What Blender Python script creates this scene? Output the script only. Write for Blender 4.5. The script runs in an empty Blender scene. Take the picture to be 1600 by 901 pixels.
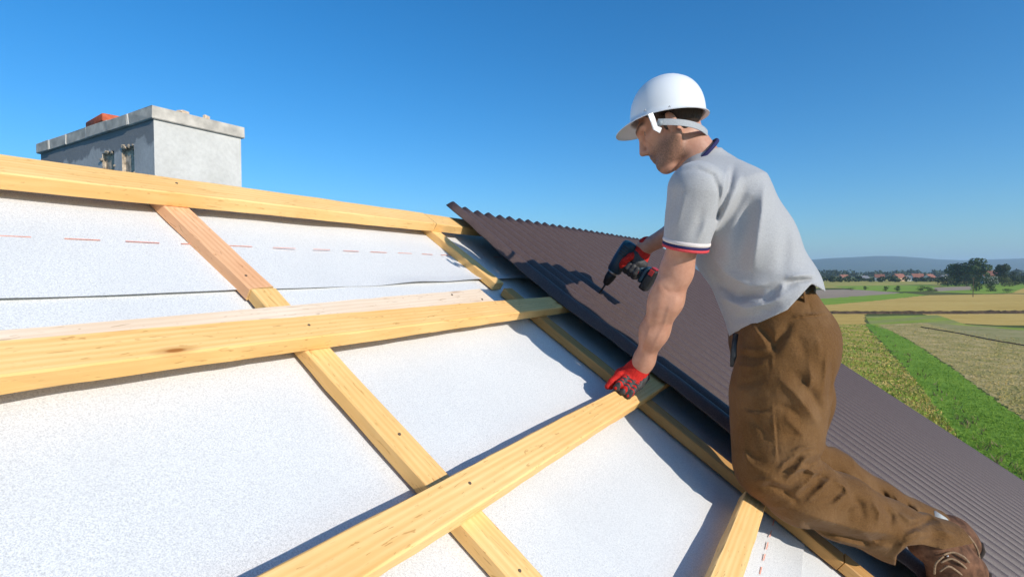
import bpy, bmesh, math, random
import numpy as np
from mathutils import Vector, Matrix

# ------------------------------------------------------------------ camera, sky, sun, exposure
S = bpy.context.scene
ZC = 9.5                                   # eye height above the fields
FPX = 825.0                                # focal length in photo pixels (photo 1600 x 901)
PIT = math.atan((450.5 - 424.6) / FPX)     # the camera looks a touch below the horizon
AZ, SL, DR = math.radians(31.8), math.radians(33.6), 0.66   # ridge azimuth, roof pitch, eye to underlay
cd = bpy.data.cameras.new('camera'); cam = bpy.data.objects.new('camera', cd); S.collection.objects.link(cam)
cam.location = (0, 0, ZC); cam.rotation_euler = (math.pi / 2 - PIT, 0, 0)
cd.sensor_fit = 'HORIZONTAL'; cd.sensor_width = 36; cd.lens = FPX / 1600 * 36
cd.clip_start = 0.02; cd.clip_end = 60000
S.camera = cam
R_ = np.array([math.sin(AZ), math.cos(AZ), 0.0])                                   # along the ridge
UH = np.array([-math.cos(AZ), math.sin(AZ), 0.0])                                  # uphill, level
U_ = UH * math.cos(SL) + np.array([0, 0, math.sin(SL)])                            # up the slope
N_ = np.cross(R_, U_)                                                              # roof normal
SUN = N_ - 0.24 * R_ - 0.64 * U_; SUN = SUN / np.linalg.norm(SUN)                     # towards the sun
elev = math.asin(SUN[2]); azim = math.atan2(SUN[0], SUN[1])
wd = bpy.data.worlds.new('World'); S.world = wd; wd.use_nodes = True
wn = wd.node_tree.nodes; wl = wd.node_tree.links
sky = wn.new('ShaderNodeTexSky'); sky.sky_type = 'NISHITA'; sky.sun_disc = False
sky.sun_elevation = elev; sky.sun_rotation = azim; sky.air_density = 1.0; sky.dust_density = 0.8; sky.ozone_density = 4.0
tint = wn.new('ShaderNodeMix'); tint.data_type = 'RGBA'; tint.blend_type = 'MULTIPLY'      # a polarised, cooler sky all round
tint.inputs[0].default_value = 1.0; tint.inputs[7].default_value = (0.74, 0.97, 1.11, 1)
hsv = wn.new('ShaderNodeHueSaturation'); hsv.inputs['Saturation'].default_value = 1.18
wl.new(sky.outputs[0], tint.inputs[6]); wl.new(tint.outputs[2], hsv.inputs['Color']); wl.new(hsv.outputs[0], wn['Background'].inputs[0])
wn['Background'].inputs[1].default_value = 0.15
ld = bpy.data.lights.new('sun', 'SUN'); ld.energy = 4.7; ld.angle = math.radians(0.53); ld.color = (1.0, 0.94, 0.85)
sun = bpy.data.objects.new('sun', ld); S.collection.objects.link(sun); sun.location = (30, 10, 40)
sun.rotation_euler = Vector(SUN).to_track_quat('Z', 'Y').to_euler()
S.view_settings.view_transform = 'Standard'; S.view_settings.look = 'None'
S.view_settings.exposure = 0.0; S.view_settings.gamma = 1.0
S.cycles.max_bounces = 8; S.cycles.volume_bounces = 1; S.cycles.use_denoising = True

# ------------------------------------------------------------------ helpers
C = S.collection
CAM = np.array([0, 0, ZC]); O_ = CAM - DR * N_
cP, sP = math.cos(PIT), math.sin(PIT)
def at(px, py, y):
    """world point seen at photo pixel (px, py), y metres ahead of the eye"""
    x = (px - 800) / FPX; z = -(py - 450.5) / FPX
    w = np.array([x, cP + z * sP, -sP + z * cP])
    return CAM + w * (y / w[1])
def proj(P):
    q = P - CAM
    yc = q[..., 1] * cP - q[..., 2] * sP; zc = q[..., 1] * sP + q[..., 2] * cP
    return 800 + FPX * q[..., 0] / yc, 450.5 - FPX * zc / yc
def on_ground(px, py):
    x = (px - 800) / FPX; z = -(py - 450.5) / FPX
    w = np.array([x, cP + z * sP, -sP + z * cP]); t = -ZC / w[2]
    return (w * t)[:2]
def rw(a, b, h): return O_ + a * R_ + b * U_ + h * N_
ROT = Matrix((R_, U_, N_)).transposed().to_4x4()
def roof_matrix(a, b, h, spin=0.0):
    return Matrix.Translation(rw(a, b, h)) @ ROT @ Matrix.Rotation(spin, 4, 'Z')

def link(o, parent=None):
    C.objects.link(o)
    if parent is not None: o.parent = parent
    return o
def obj(name, mesh, mat=None, parent=None, smooth=False):
    if isinstance(mesh, bmesh.types.BMesh):
        me = bpy.data.meshes.new(name); mesh.normal_update(); mesh.to_mesh(me); mesh.free()
    else: me = mesh
    if mat is not None and not me.materials: me.materials.append(mat)
    if smooth: me.polygons.foreach_set('use_smooth', [True] * len(me.polygons))
    return link(bpy.data.objects.new(name, me), parent)
def empty(name, loc=(0, 0, 0)):
    o = bpy.data.objects.new(name, None); o.empty_display_size = 0.1; o.location = Vector(loc); return link(o)
def tag(o, label=None, cat=None, group=None, kind=None):
    if label: o['label'] = label
    if cat: o['category'] = cat
    if group: o['group'] = group
    if kind: o['kind'] = kind
    return o
def pydata(name, v, f):
    me = bpy.data.meshes.new(name); me.from_pydata([tuple(map(float, p)) for p in v], [], [tuple(map(int, q)) for q in f]); me.update(); return me
def adopt(o, root):
    """parent a world-space mesh to a root that is not at the origin"""
    o.parent = root; o.matrix_parent_inverse = Matrix.Translation(root.location).inverted()
    return o
def box(bm, c, s, m=None):
    r = bmesh.ops.create_cube(bm, size=1.0, matrix=(m or Matrix()) @ Matrix.Translation(c) @ Matrix.Diagonal((s[0], s[1], s[2], 1)))
    return r['verts']
def bevel_all(bm, w, seg=2):
    bmesh.ops.bevel(bm, geom=list(bm.edges), offset=w, segments=seg, affect='EDGES', profile=0.5, clamp_overlap=True)
def tube(bm, pts, rad, n=10, cap=True, squash=None):
    """tube along points; rad a number or list; squash=(vector, factor) flattens it"""
    pts = [Vector(p) for p in pts]; rings = []
    rads = rad if hasattr(rad, '__len__') else [rad] * len(pts)
    up = None
    for i, p in enumerate(pts):
        t = (pts[min(i + 1, len(pts) - 1)] - pts[max(i - 1, 0)]).normalized()
        if up is None:
            up = t.orthogonal().normalized()
        up = (up - t * up.dot(t)).normalized(); sd = t.cross(up)
        ring = []
        for k in range(n):
            a = 2 * math.pi * k / n
            v = (up * math.cos(a) + sd * math.sin(a)) * rads[i]
            if squash: v = v - squash[0] * v.dot(squash[0]) * (1 - squash[1])
            ring.append(bm.verts.new(p + v))
        rings.append(ring)
    for i in range(len(rings) - 1):
        for k in range(n):
            bm.faces.new((rings[i][k], rings[i][(k + 1) % n], rings[i + 1][(k + 1) % n], rings[i + 1][k]))
    if cap: bm.faces.new(rings[0][::-1]); bm.faces.new(rings[-1])
    return rings

# ------------------------------------------------------------------ materials
class NT:
    def __init__(s, name):
        s.m = bpy.data.materials.new(name); s.m.use_nodes = True
        s.t = s.m.node_tree; s.n = s.t.nodes; s.b = s.n['Principled BSDF']; s.tc = None
    def new(s, kind, **kw):
        nd = s.n.new('ShaderNode' + kind)
        for k, v in kw.items():
            if k.startswith('_'): setattr(nd, k[1:], v)
            else:
                key = int(k[1:]) if k[0] == 'i' and k[1:].isdigit() else k.replace('__', ' ')
                if isinstance(v, bpy.types.NodeSocket): s.t.links.new(v, nd.inputs[key])
                else: nd.inputs[key].default_value = v
        return nd
    def coord(s, scale=(1, 1, 1), kind='Object', offset=None):
        if s.tc is None: s.tc = s.new('TexCoord')
        mp = s.new('Mapping', i0=s.tc.outputs[kind]); mp.inputs['Scale'].default_value = scale
        if offset is not None: s.t.links.new(offset, mp.inputs['Location'])
        return mp.outputs[0]
    def noise(s, vec, scale, detail=4, rough=0.55, dist=0.0):
        return s.new('TexNoise', Vector=vec, Scale=scale, Detail=detail, Roughness=rough, Distortion=dist).outputs['Fac']
    def ramp(s, fac, stops):
        nd = s.new('ValToRGB', i0=fac); e = nd.color_ramp.elements
        while len(e) < len(stops): e.new(0.5)
        for k, (p, c) in enumerate(stops):
            e[k].position = p; e[k].color = (*c, 1) if hasattr(c, '__len__') else (c, c, c, 1)
        return nd.outputs[0]
    def mix(s, fac, a, b, mode='MIX'):
        nd = s.n.new('ShaderNodeMix'); nd.data_type = 'RGBA'; nd.blend_type = mode
        for i, v in ((0, fac), (6, a), (7, b)):
            if isinstance(v, bpy.types.NodeSocket): s.t.links.new(v, nd.inputs[i])
            else: nd.inputs[i].default_value = v if i == 0 else (*v, 1)
        return nd.outputs[2]
    def math(s, op, a, b=0.0):
        nd = s.new('Math', _operation=op)
        for i, v in enumerate((a, b)):
            if isinstance(v, bpy.types.NodeSocket): s.t.links.new(v, nd.inputs[i])
            else: nd.inputs[i].default_value = v
        return nd.outputs[0]
    def bump(s, h, strength=0.3, dist=0.002):
        nd = s.new('Bump', Height=h, Strength=strength, Distance=dist)
        s.t.links.new(nd.outputs[0], s.b.inputs['Normal'])
    def done(s, col=None, rough=0.6, spec=0.3, metal=0.0, sss=0.0):
        for k, v in (('Base Color', col), ('Roughness', rough), ('Specular IOR Level', spec), ('Metallic', metal)):
            if v is None: continue
            if isinstance(v, bpy.types.NodeSocket): s.t.links.new(v, s.b.inputs[k])
            else: s.b.inputs[k].default_value = (*v, 1) if hasattr(v, '__len__') else v
        if sss: s.b.inputs['Subsurface Weight'].default_value = sss; s.b.inputs['Subsurface Scale'].default_value = 0.01; s.b.inputs['Subsurface Radius'].default_value = (1, .35, .2)
        return s.m
def simple(name, col, rough=0.6, var=0.15, scale=60, spec=0.3, metal=0.0, bump=0.0, kind='Object'):
    t = NT(name); c = t.coord(kind=kind); f = t.noise(c, scale, 5)
    lo = [x * (1 - var) for x in col]; hi = [min(1, x * (1 + var)) for x in col]
    if bump: t.bump(f, bump, 0.003)
    return t.done(t.ramp(f, [(0.3, lo), (0.7, hi)]), rough, spec, metal)

def wood(name, lo, hi, knots=True):
    t = NT(name); inf = t.new('ObjectInfo')
    off = t.new('CombineXYZ', X=t.math('MULTIPLY', inf.outputs['Random'], 37.0), Y=t.math('MULTIPLY', inf.outputs['Random'], 11.0), Z=t.math('MULTIPLY', inf.outputs['Random'], 5.0)).outputs[0]
    g = t.coord((1.2, 26, 26), offset=off); warp = t.noise(t.coord((2.2, 8, 8), offset=off), 1.6, 3)
    fine = t.noise(g, 3.2, 6, 0.62, 0.6)
    wv = t.new('TexWave', _wave_type='BANDS', _bands_direction='Y', Vector=t.coord((0.25, 15, 9), offset=off), Scale=1.7, Distortion=5.5, Detail=3, Detail__Scale=0.6).outputs['Fac']
    f = t.math('ADD', t.math('MULTIPLY', fine, 0.65), t.math('MULTIPLY', wv, 0.22)); f = t.math('ADD', f, t.math('MULTIPLY', warp, 0.25))
    col = t.ramp(f, [(0.28, lo), (0.75, hi)])
    big = t.noise(t.coord((3, 3, 3), offset=off), 1.3, 3)
    col = t.mix(t.ramp(big, [(0.35, 0.0), (0.7, 0.45)]), col, [lo[0] * 1.02, lo[1] * .93, lo[2] * .8])
    if knots:
        v = t.new('TexVoronoi', Vector=t.coord((2.6, 9, 9), offset=off), Scale=0.9, Randomness=1.0)
        k = t.ramp(v.outputs['Distance'], [(0.025, 1.0), (0.042, 0.45), (0.10, 0.0)])
        col = t.mix(k, col, [lo[0] * .5, lo[1] * .33, lo[2] * .22])
    sc = t.ramp(t.noise(t.coord((9, 60, 60), offset=off), 2.0, 2, 0.4, 2.0), [(0.31, 1.0), (0.335, 0.0)])   # scuffs, short dark marks
    col = t.mix(t.math('MULTIPLY', sc, 0.5), col, [lo[0] * .55, lo[1] * .42, lo[2] * .3])
    t.bump(f, 0.35, 0.0012)
    return t.done(col, 0.62, 0.22)
M = {}
M['pine'] = wood('pine', (0.76, 0.43, 0.14), (0.93, 0.61, 0.265))
M['pine_red'] = wood('pine_red', (0.66, 0.33, 0.16), (0.86, 0.50, 0.28))
M['pine_pale'] = wood('pine_pale', (0.72, 0.54, 0.38), (0.84, 0.68, 0.52))
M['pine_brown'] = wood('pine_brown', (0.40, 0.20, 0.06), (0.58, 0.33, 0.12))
M['pine_end'] = simple('pine_end', (0.62, 0.40, 0.17), 0.8, 0.25, 140)

t = NT('underlay'); c = t.coord(); sp = t.noise(c, 640, 2, 0.6); sp2 = t.noise(c, 330, 3, 0.6); lg = t.noise(c, 5, 4)
col = t.ramp(t.math('ADD', t.math('MULTIPLY', sp, 0.6), t.math('MULTIPLY', sp2, 0.4)), [(0.36, (0.48, 0.475, 0.465)), (0.57, (0.77, 0.76, 0.74))])
col = t.mix(t.ramp(lg, [(0.4, 0.0), (0.8, 0.35)]), col, (0.60, 0.595, 0.58))
t.bump(t.math('ADD', t.math('MULTIPLY', sp2, 0.5), t.math('MULTIPLY', sp, 0.5)), 0.4, 0.0015)
M['underlay'] = t.done(col, 0.55, 0.25)
M['print_red'] = simple('print_red', (0.80, 0.36, 0.26), 0.6, 0.25, 300)
M['plug_dark'] = simple('screw_head', (0.13, 0.09, 0.06), 0.5, 0.3, 900)

t = NT('bitumen_sheet'); c = t.coord(); sp = t.noise(c, 330, 3, 0.75); md = t.noise(c, 26, 4); st = t.noise(t.coord((6, 0.6, 6)), 3, 4)
col = t.ramp(sp, [(0.30, (0.034, 0.020, 0.016)), (0.52, (0.088, 0.055, 0.046)), (0.68, (0.165, 0.112, 0.095))])
col = t.mix(t.ramp(md, [(0.35, 0.0), (0.75, 0.35)]), col, (0.10, 0.066, 0.056))
col = t.mix(t.ramp(st, [(0.45, 0.0), (0.75, 0.3)]), col, (0.075, 0.045, 0.037))
t.bump(sp, 0.6, 0.0018)
M['sheet'] = t.done(col, 0.46, 0.5)

t = NT('mortar'); c = t.coord(); a = t.noise(c, 5, 5); b_ = t.noise(c, 55, 5)
col = t.ramp(a, [(0.3, (0.50, 0.475, 0.425)), (0.7, (0.68, 0.65, 0.595))]); col = t.mix(0.25, col, t.ramp(b_, [(0.3, (0.3, 0.29, 0.27)), (0.7, (0.62, 0.6, 0.56))]))
t.bump(b_, 0.35, 0.004); M['mortar'] = t.done(col, 0.9, 0.1)
t = NT('mortar_cap_shadow'); c = t.coord(); a = t.noise(c, 5, 5); b_ = t.noise(c, 55, 5)   # ragged dark band painted in to lengthen the cap's shadow
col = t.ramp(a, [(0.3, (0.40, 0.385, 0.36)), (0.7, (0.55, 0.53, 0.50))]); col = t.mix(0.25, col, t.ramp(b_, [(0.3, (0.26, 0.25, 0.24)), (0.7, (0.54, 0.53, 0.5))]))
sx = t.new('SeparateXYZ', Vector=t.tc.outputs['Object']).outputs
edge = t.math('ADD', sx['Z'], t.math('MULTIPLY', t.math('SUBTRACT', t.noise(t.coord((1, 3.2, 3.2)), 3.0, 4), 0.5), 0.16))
cap_shade = t.ramp(t.math('ADD', t.math('MULTIPLY', edge, 10.0), 1.35), [(0.45, 0.0), (0.6, 1.0)])
col = t.mix(t.math('MULTIPLY', cap_shade, 0.75), col, (0.17, 0.175, 0.18))
t.bump(b_, 0.35, 0.004); M['mortar_shadow_band'] = t.done(col, 0.85, 0.15)
M['concrete'] = simple('coping_concrete', (0.50, 0.45, 0.38), 0.9, 0.25, 22, 0.15, bump=0.4)
M['rubble'] = simple('rough_mortar', (0.44, 0.36, 0.27), 0.95, 0.5, 45, 0.1, bump=0.8)
M['clay'] = simple('clay', (0.50, 0.115, 0.055), 0.8, 0.25, 40, 0.2, bump=0.3)
M['render'] = simple('house_render', (0.62, 0.58, 0.50), 0.9, 0.1, 12, 0.1, bump=0.3)
M['deck'] = simple('deck_boards', (0.30, 0.19, 0.09), 0.8, 0.25, 9)

M['steel'] = simple('steel', (0.42, 0.42, 0.43), 0.32, 0.1, 200, 0.5, 1.0)
M['glass'] = simple('window_glass', (0.03, 0.04, 0.05), 0.1, 0.1, 2, 0.6)

# ------------------------------------------------------------------ ground, fields, hills
rng = np.random.default_rng(7); random.seed(7)
def smooth_noise2(x, y, seed, octs=4, f=1.0):
    r = np.random.default_rng(seed); out = 0 * x; amp = 1.0
    for o in range(octs):
        for k in range(4):
            th = r.uniform(0, 2 * math.pi); ph = r.uniform(0, 6.28, 2)
            out = out + amp * 0.5 * np.sin(f * (x * math.cos(th) + y * math.sin(th)) + ph[0])
        f *= 2.03; amp *= 0.5
    return out
def field_mat(name, cols, scale, row=None, stretch=(1, 1, 1), bump=0.5):
    t = NT(name); c = t.coord(stretch); f = t.noise(c, scale, 6, 0.65); g = t.noise(t.coord(), scale * 7, 4, 0.7)
    col = t.ramp(t.math('ADD', t.math('MULTIPLY', f, 0.6), t.math('MULTIPLY', g, 0.4)), [(0.3 + 0.4 * k / max(1, len(cols) - 1), q) for k, q in enumerate(cols)])
    if row:
        ang, per, rc = row; mp = t.new('Mapping', i0=t.tc.outputs['Object']); mp.inputs['Rotation'].default_value = (0, 0, ang)
        wv = t.new('TexWave', _wave_type='BANDS', Vector=mp.outputs[0], Scale=0.314 / per * 1.0, Distortion=2.5, Detail=2, Detail__Scale=0.3).outputs['Fac']
        col = t.mix(t.ramp(wv, [(0.35, 0.0), (0.7, 0.6)]), col, rc)
    t.bump(g, bump, 0.15)
    return t.done(col, 0.95, 0.1)
M['grass_base'] = field_mat('grass_base', [(0.055, 0.075, 0.016), (0.11, 0.125, 0.03), (0.20, 0.17, 0.055)], 0.05)
M['meadow'] = field_mat('meadow', [(0.20, 0.25, 0.025), (0.40, 0.35, 0.055), (0.60, 0.42, 0.12)], 0.16, row=(math.radians(-24), 5.5, (0.56, 0.37, 0.12)))
M['verge'] = field_mat('verge_grass', [(0.12, 0.21, 0.02), (0.20, 0.33, 0.035), (0.31, 0.42, 0.055)], 0.3)
M['plough'] = field_mat('ploughed_soil', [(0.22, 0.24, 0.05), (0.50, 0.37, 0.13), (0.76, 0.53, 0.26)], 0.35, bump=1.0)
M['plough_far'] = field_mat('ploughed_soil_grey', [(0.22, 0.24, 0.06), (0.40, 0.33, 0.13), (0.52, 0.40, 0.20)], 0.2)
M['crop'] = field_mat('green_crop', [(0.20, 0.28, 0.03), (0.34, 0.38, 0.06), (0.50, 0.46, 0.11)], 0.14, row=(math.radians(60), 7, (0.33, 0.30, 0.11)))
M['stubble'] = field_mat('golden_stubble', [(0.52, 0.32, 0.07), (0.68, 0.43, 0.11), (0.76, 0.53, 0.17)], 0.05, stretch=(0.4, 2.5, 1))
M['olive'] = field_mat('olive_field', [(0.32, 0.30, 0.06), (0.46, 0.38, 0.09), (0.56, 0.44, 0.13)], 0.03, stretch=(0.4, 2.0, 1))
M['lush'] = field_mat('lush_field', [(0.17, 0.30, 0.025), (0.26, 0.37, 0.04), (0.37, 0.40, 0.07)], 0.03, stretch=(0.4, 2.0, 1))
M['soil_pink'] = field_mat('pale_soil', [(0.34, 0.24, 0.16), (0.43, 0.31, 0.21), (0.50, 0.37, 0.26)], 0.03, stretch=(0.4, 2.5, 1))
M['ditch'] = field_mat('ditch_weeds', [(0.05, 0.035, 0.02), (0.12, 0.075, 0.04), (0.20, 0.12, 0.06)], 0.2, bump=1.0)
M['hill'] = field_mat('hill_woods', [(0.018, 0.035, 0.014), (0.035, 0.055, 0.02), (0.06, 0.075, 0.03)], 0.004)

vs, fs = [], []
rad = [0, 15, 40, 80, 150, 300, 600, 1200, 2400, 5000, 9000, 20000]
for i, q in enumerate(rad):
    for k in range(48): vs.append((q * math.cos(k * math.pi / 24), q * math.sin(k * math.pi / 24), 0))
for i in range(len(rad) - 1):
    for k in range(48):
        a, b_ = i * 48 + k, i * 48 + (k + 1) % 48
        fs.append((a, a + 48, b_ + 48, b_) if i else (a, a + 48, b_ + 48))
g = obj('ground', pydata('ground', vs, fs), M['grass_base']); tag(g, kind='structure')

def patch(name, pix, mat, z, rag=0.6, sub=44):
    """a field: photo outline laid on the ground, with a ragged edge"""
    P = [on_ground(*p) for p in pix]; out = []
    for i in range(len(P)):
        a, b_ = P[i], P[(i + 1) % len(P)]; L = np.linalg.norm(b_ - a)
        for k in range(sub):
            q = a + (b_ - a) * k / sub
            if k: q = q + rng.normal(size=2) * min(rag, L / sub * 0.25)
            out.append((q[0], q[1], z * .06))
    bm = bmesh.new(); f = bm.faces.new([bm.verts.new(p) for p in out]); bmesh.ops.triangulate(bm, faces=[f])
    bmesh.ops.recalc_face_normals(bm, faces=bm.faces)
    if sum(q.normal.z for q in bm.faces) < 0: bmesh.ops.reverse_faces(bm, faces=bm.faces)
    o = obj(name, bm, mat); tag(o, kind='structure'); return o
patch('far_field', [(1100, 436), (1700, 436), (1700, 442), (1100, 443)], M['olive'], .02, 3)
patch('far_field', [(1100, 443.2), (1470, 442.5), (1470, 448), (1100, 452)], M['olive'], .03, 2)
patch('far_field', [(1300, 447), (1450, 445), (1480, 449), (1440, 455), (1360, 456)], M['lush'], .05, 2)
patch('far_field', [(1470, 444), (1700, 440), (1700, 452), (1540, 459), (1460, 456)], M['lush'], .05, 2)
patch('pale_soil_field', [(1200, 454), (1330, 452), (1407, 457), (1387, 461), (1292, 466), (1200, 467)], M['soil_pink'], .08, 1)
patch('pale_soil_field', [(1458, 449), (1517, 447), (1519, 452.5), (1464, 455)], M['soil_pink'], .09, 1)
patch('green_field', [(1200, 468), (1292, 466), (1413, 457.5), (1450, 461), (1366, 470), (1296, 477), (1200, 478)], M['lush'], .10, 1)
patch('golden_field', [(1200, 479), (1296, 476), (1366, 470), (1450, 461), (1580, 459), (1720, 461), (1720, 488), (1200, 488)], M['stubble'], .11, 1)
patch('golden_field', [(1600, 450), (1720, 448), (1720, 458), (1580, 458)], M['stubble'], .12, 1)
patch('golden_field', [(1200, 491), (1352, 490), (1352, 506), (1200, 507)], M['stubble'], .13, .6)
patch('golden_field', [(1440, 490), (1720, 490), (1720, 509), (1560, 508), (1500, 505)], M['stubble'], .14, .6)
patch('meadow', [(1180, 507), (1350, 505), (1385, 545), (1440, 602), (1560, 765), (1700, 940), (1180, 940)], M['meadow'], .05, .3)
patch('crop_field', [(1352, 494), (1465, 492), (1510, 507), (1590, 512), (1720, 516), (1720, 560), (1600, 545), (1440, 512), (1380, 514), (1358, 505)], M['crop'], .15, .5)
patch('ploughed_field', [(1372, 507), (1440, 504), (1600, 528), (1760, 548), (1760, 780), (1600, 655), (1490, 575), (1420, 530)], M['plough'], .16, .5)
patch('ploughed_field', [(1440, 503), (1500, 508), (1600, 516), (1760, 525), (1760, 552), (1600, 537), (1520, 525)], M['plough_far'], .20, .4)
patch('grass_verge', [(1350, 505), (1374, 507), (1422, 532), (1490, 577), (1600, 657), (1760, 785), (1760, 960), (1690, 930), (1560, 768), (1440, 604), (1388, 545)], M['verge'], .06, .4)
# ditch line: a low bank of dark weeds across the fields
def ridge_strip(name, pix, w, hh, mat, label=None, kind='structure', seed=1):
    r = np.random.default_rng(seed); P = [on_ground(*p) for p in pix]; vs, fs = [], []; n = 0
    for i in range(len(P) - 1):
        for k in range(26):
            q = P[i] + (P[i + 1] - P[i]) * k / 26; d = P[i + 1] - P[i]; d = d / np.linalg.norm(d); s = np.array([-d[1], d[0]])
            for u_, z in ((-1, 0), (-.5, .6), (0, 1), (.5, .6), (1, 0)):
                e = r.normal() * .18; vs.append((*(q + s * w * (u_ + e * .5)), max(.0, z * hh * (1 + r.normal() * .15)) + (.0 if z == 0 else .02)))
            if n:
                for m in range(4): a = (n - 1) * 5 + m; fs.append((a, a + 1, a + 6, a + 5))
            n += 1
    o = obj(name, pydata(name, vs, fs), mat); tag(o, label, kind=kind); return o
ridge_strip('ditch_bank', [(1180, 487.5), (1340, 489), (1480, 489), (1600, 488), (1740, 489)], 2.6, 0.45, M['ditch'], seed=3)
ridge_strip('field_track', [(1440, 511), (1500, 521), (1560, 533), (1640, 546), (1740, 556)], .35, 0.10, M['ditch'], seed=4)

# distant hills: one long swelling ridge
vs, fs = [], []
px_prof = [(-4000, 407), (200, 409), (900, 412), (1180, 412), (1270, 406), (1320, 402), (1370, 399.5), (1420, 401), (1460, 404), (1510, 407), (1550, 405.5), (1600, 403), (1700, 402), (1900, 406), (2400, 409), (6000, 408)]
na = 260
for k in range(na):
    px = -3500 + 9000 * k / (na - 1)
    py = np.interp(px, [p[0] for p in px_prof], [p[1] for p in px_prof])
    yy = 5600.0; x = (px - 800) / FPX * yy
    dd = math.hypot(x, yy); x, y_ = x / dd * 5600 * (1 if abs(px - 800) > 1400 else dd / 5600), yy / dd * 5600 * (1 if abs(px - 800) > 1400 else dd / 5600)
    H = (424.6 - py) / FPX * 5600 + ZC + 3.0 * math.sin(px * .05) + 2.0 * math.sin(px * .13 + 1)
    for q, hq in ((.62, -5), (.72, .10), (.82, .42), (.92, .84), (1.0, 1.0), (1.12, .9), (1.35, -.05)):
        w = 1 + .012 * math.sin(px * .021 + q * 9)
        vs.append((x * q * w, y_ * q * w, H * hq * q if hq >= 0 else hq))
    if k:
        for m in range(6): a = (k - 1) * 7 + m; fs.append((a, a + 7, a + 8, a + 1))
hl = obj('hills', pydata('hills', vs, fs), M['hill'], smooth=True); tag(hl, kind='structure')

# ------------------------------------------------------------------ house under the roof
A0, A1, B0, B1 = -3.2, 4.70, -3.6, 1.345      # extents of the slope in roof coordinates
house = empty('house', (0, 0, 0)); tag(house, 'house with its roof slope stripped to white underlay under bare timber', 'house')
ridge0 = rw(0, B1, 0)
def far_slope(a, b, h):                         # b metres down the far side of the ridge
    return ridge0 + a * R_ + UH * math.cos(SL) * b + np.array([0, 0, -math.sin(SL) * b]) + h * (N_ - 2 * UH * np.dot(N_, UH))
def slab(name, fn, a0, a1, b0, b1, h0, h1, mat, parent):
    v = [fn(a, b, h) for h in (h0, h1) for a, b in ((a0, b0), (a1, b0), (a1, b1), (a0, b1))]
    return obj(name, pydata(name, v, [(3, 2, 1, 0), (4, 5, 6, 7), (0, 1, 5, 4), (1, 2, 6, 5), (2, 3, 7, 6), (3, 0, 4, 7)]), mat, parent)
slab('roof_deck', rw, A0, A1, B0, B1 + .0, -.20, -.02, M['deck'], house)
slab('roof_deck', far_slope, A0, A1, 0.004, 5.0, -.20, -.02, M['deck'], house)
slab('underlay', far_slope, A0, A1, 0.004, 5.0, -.016, -.006, M['underlay'], house)
def underlay(name, b0, b1, h, seed, wavy_top=0, wavy_bot=0):
    na, nb = 420, max(8, int((b1 - b0) / .025)); aa = np.linspace(A0, A1, na); bb = np.linspace(b0, b1, nb)
    Ag, Bg = np.meshgrid(aa, bb, indexing='ij')
    z = h + .0022 * smooth_noise2(Ag * 3, Bg * 3, seed, 3, 2.0) + .0006 * smooth_noise2(Ag * 14, Bg * 14, seed + 1, 2) + .0022 * np.clip(1 - 2.2 * np.abs(smooth_noise2(Ag * 4, Bg * 1.2, seed + 9, 2, 1.4)), 0, 1) ** 2
    Bo = Bg + wavy_bot * np.clip(1 - (Bg - b0) / .10, 0, 1) * smooth_noise2(Ag, 0 * Ag, seed + 2, 3, 3.1)
    if wavy_bot: z = z + np.clip(1 - (Bg - b0) / .06, 0, 1) ** 2 * np.clip(smooth_noise2(Ag, 0 * Ag, seed + 5, 3, 5.0) * .6 + .1, 0.05, 1) * .011
    P = O_ + Ag[..., None] * R_ + Bo[..., None] * U_ + z[..., None] * N_
    idx = np.arange(na * nb).reshape(na, nb)
    f = np.stack([idx[:-1, :-1], idx[1:, :-1], idx[1:, 1:], idx[:-1, 1:]], -1).reshape(-1, 4)
    o = obj(name, pydata(name, P.reshape(-1, 3), f), M['underlay'], house, smooth=True)
    return o
underlay('underlay', B0, -.30, -.010, 1)
underlay('underlay', -.36, 1.0, -.006, 2, 0, .002)
up = underlay('underlay', .925, B1, .001, 3, 0, .006)
# printed dashes on the membrane
def dashes(b, a0, a1, ln, gap, h, w=.0028, par=None):
    a = a0; k = 0
    while a < a1:
        l = ln * random.uniform(.85, 1.1); s = random.uniform(-.02, .02)
        v = [rw(a, b - w + s * 0, h), rw(a + l, b - w + s * l, h), rw(a + l, b + w + s * l, h), rw(a, b + w, h)]
        obj('printed_dash', pydata('printed_dash', v, [(0, 1, 2, 3)]), M['print_red'], par)
        a += l + gap * random.uniform(.85, 1.15)
dashes(1.105, .19, 1.95, .068, .052, .0038, .0016, up)
dashes(-.266, 1.25, 1.75, .04, .03, -.0030, .0014, house)
# walls down to the ground
def wall(name, pts, th, nrm, mat=M['render']):
    p = [np.array(q) for q in pts]; q = [x - np.array(nrm) * th for x in p]; n = len(p)
    f = [tuple(range(n)), tuple(range(2 * n - 1, n - 1, -1))] + [((i + 1) % n, i, n + i, n + (i + 1) % n) for i in range(n)]
    return obj(name, pydata(name, p + q, f), mat, house)
def dn(p, z=0.0): return np.array([p[0], p[1], z])
e0, e1 = rw(A0 + .3, B0 + .35, -.22), rw(A1 - .3, B0 + .35, -.22)
f0, f1 = far_slope(A0 + .3, 4.65, -.22), far_slope(A1 - .3, 4.65, -.22); k0, k1 = rw(A0 + .3, B1, -.24), rw(A1 - .3, B1, -.24)
wall('wall', [dn(e0), dn(e1), e1, e0], .3, -UH)
wall('wall', [dn(f1), dn(f0), f0, f1], .3, UH)
wall('gable_wall', [dn(e1), dn(f1), f1, k1, e1], .3, R_)
wall('gable_wall', [dn(f0), dn(e0), e0, k0, f0], .3, -R_)

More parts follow.
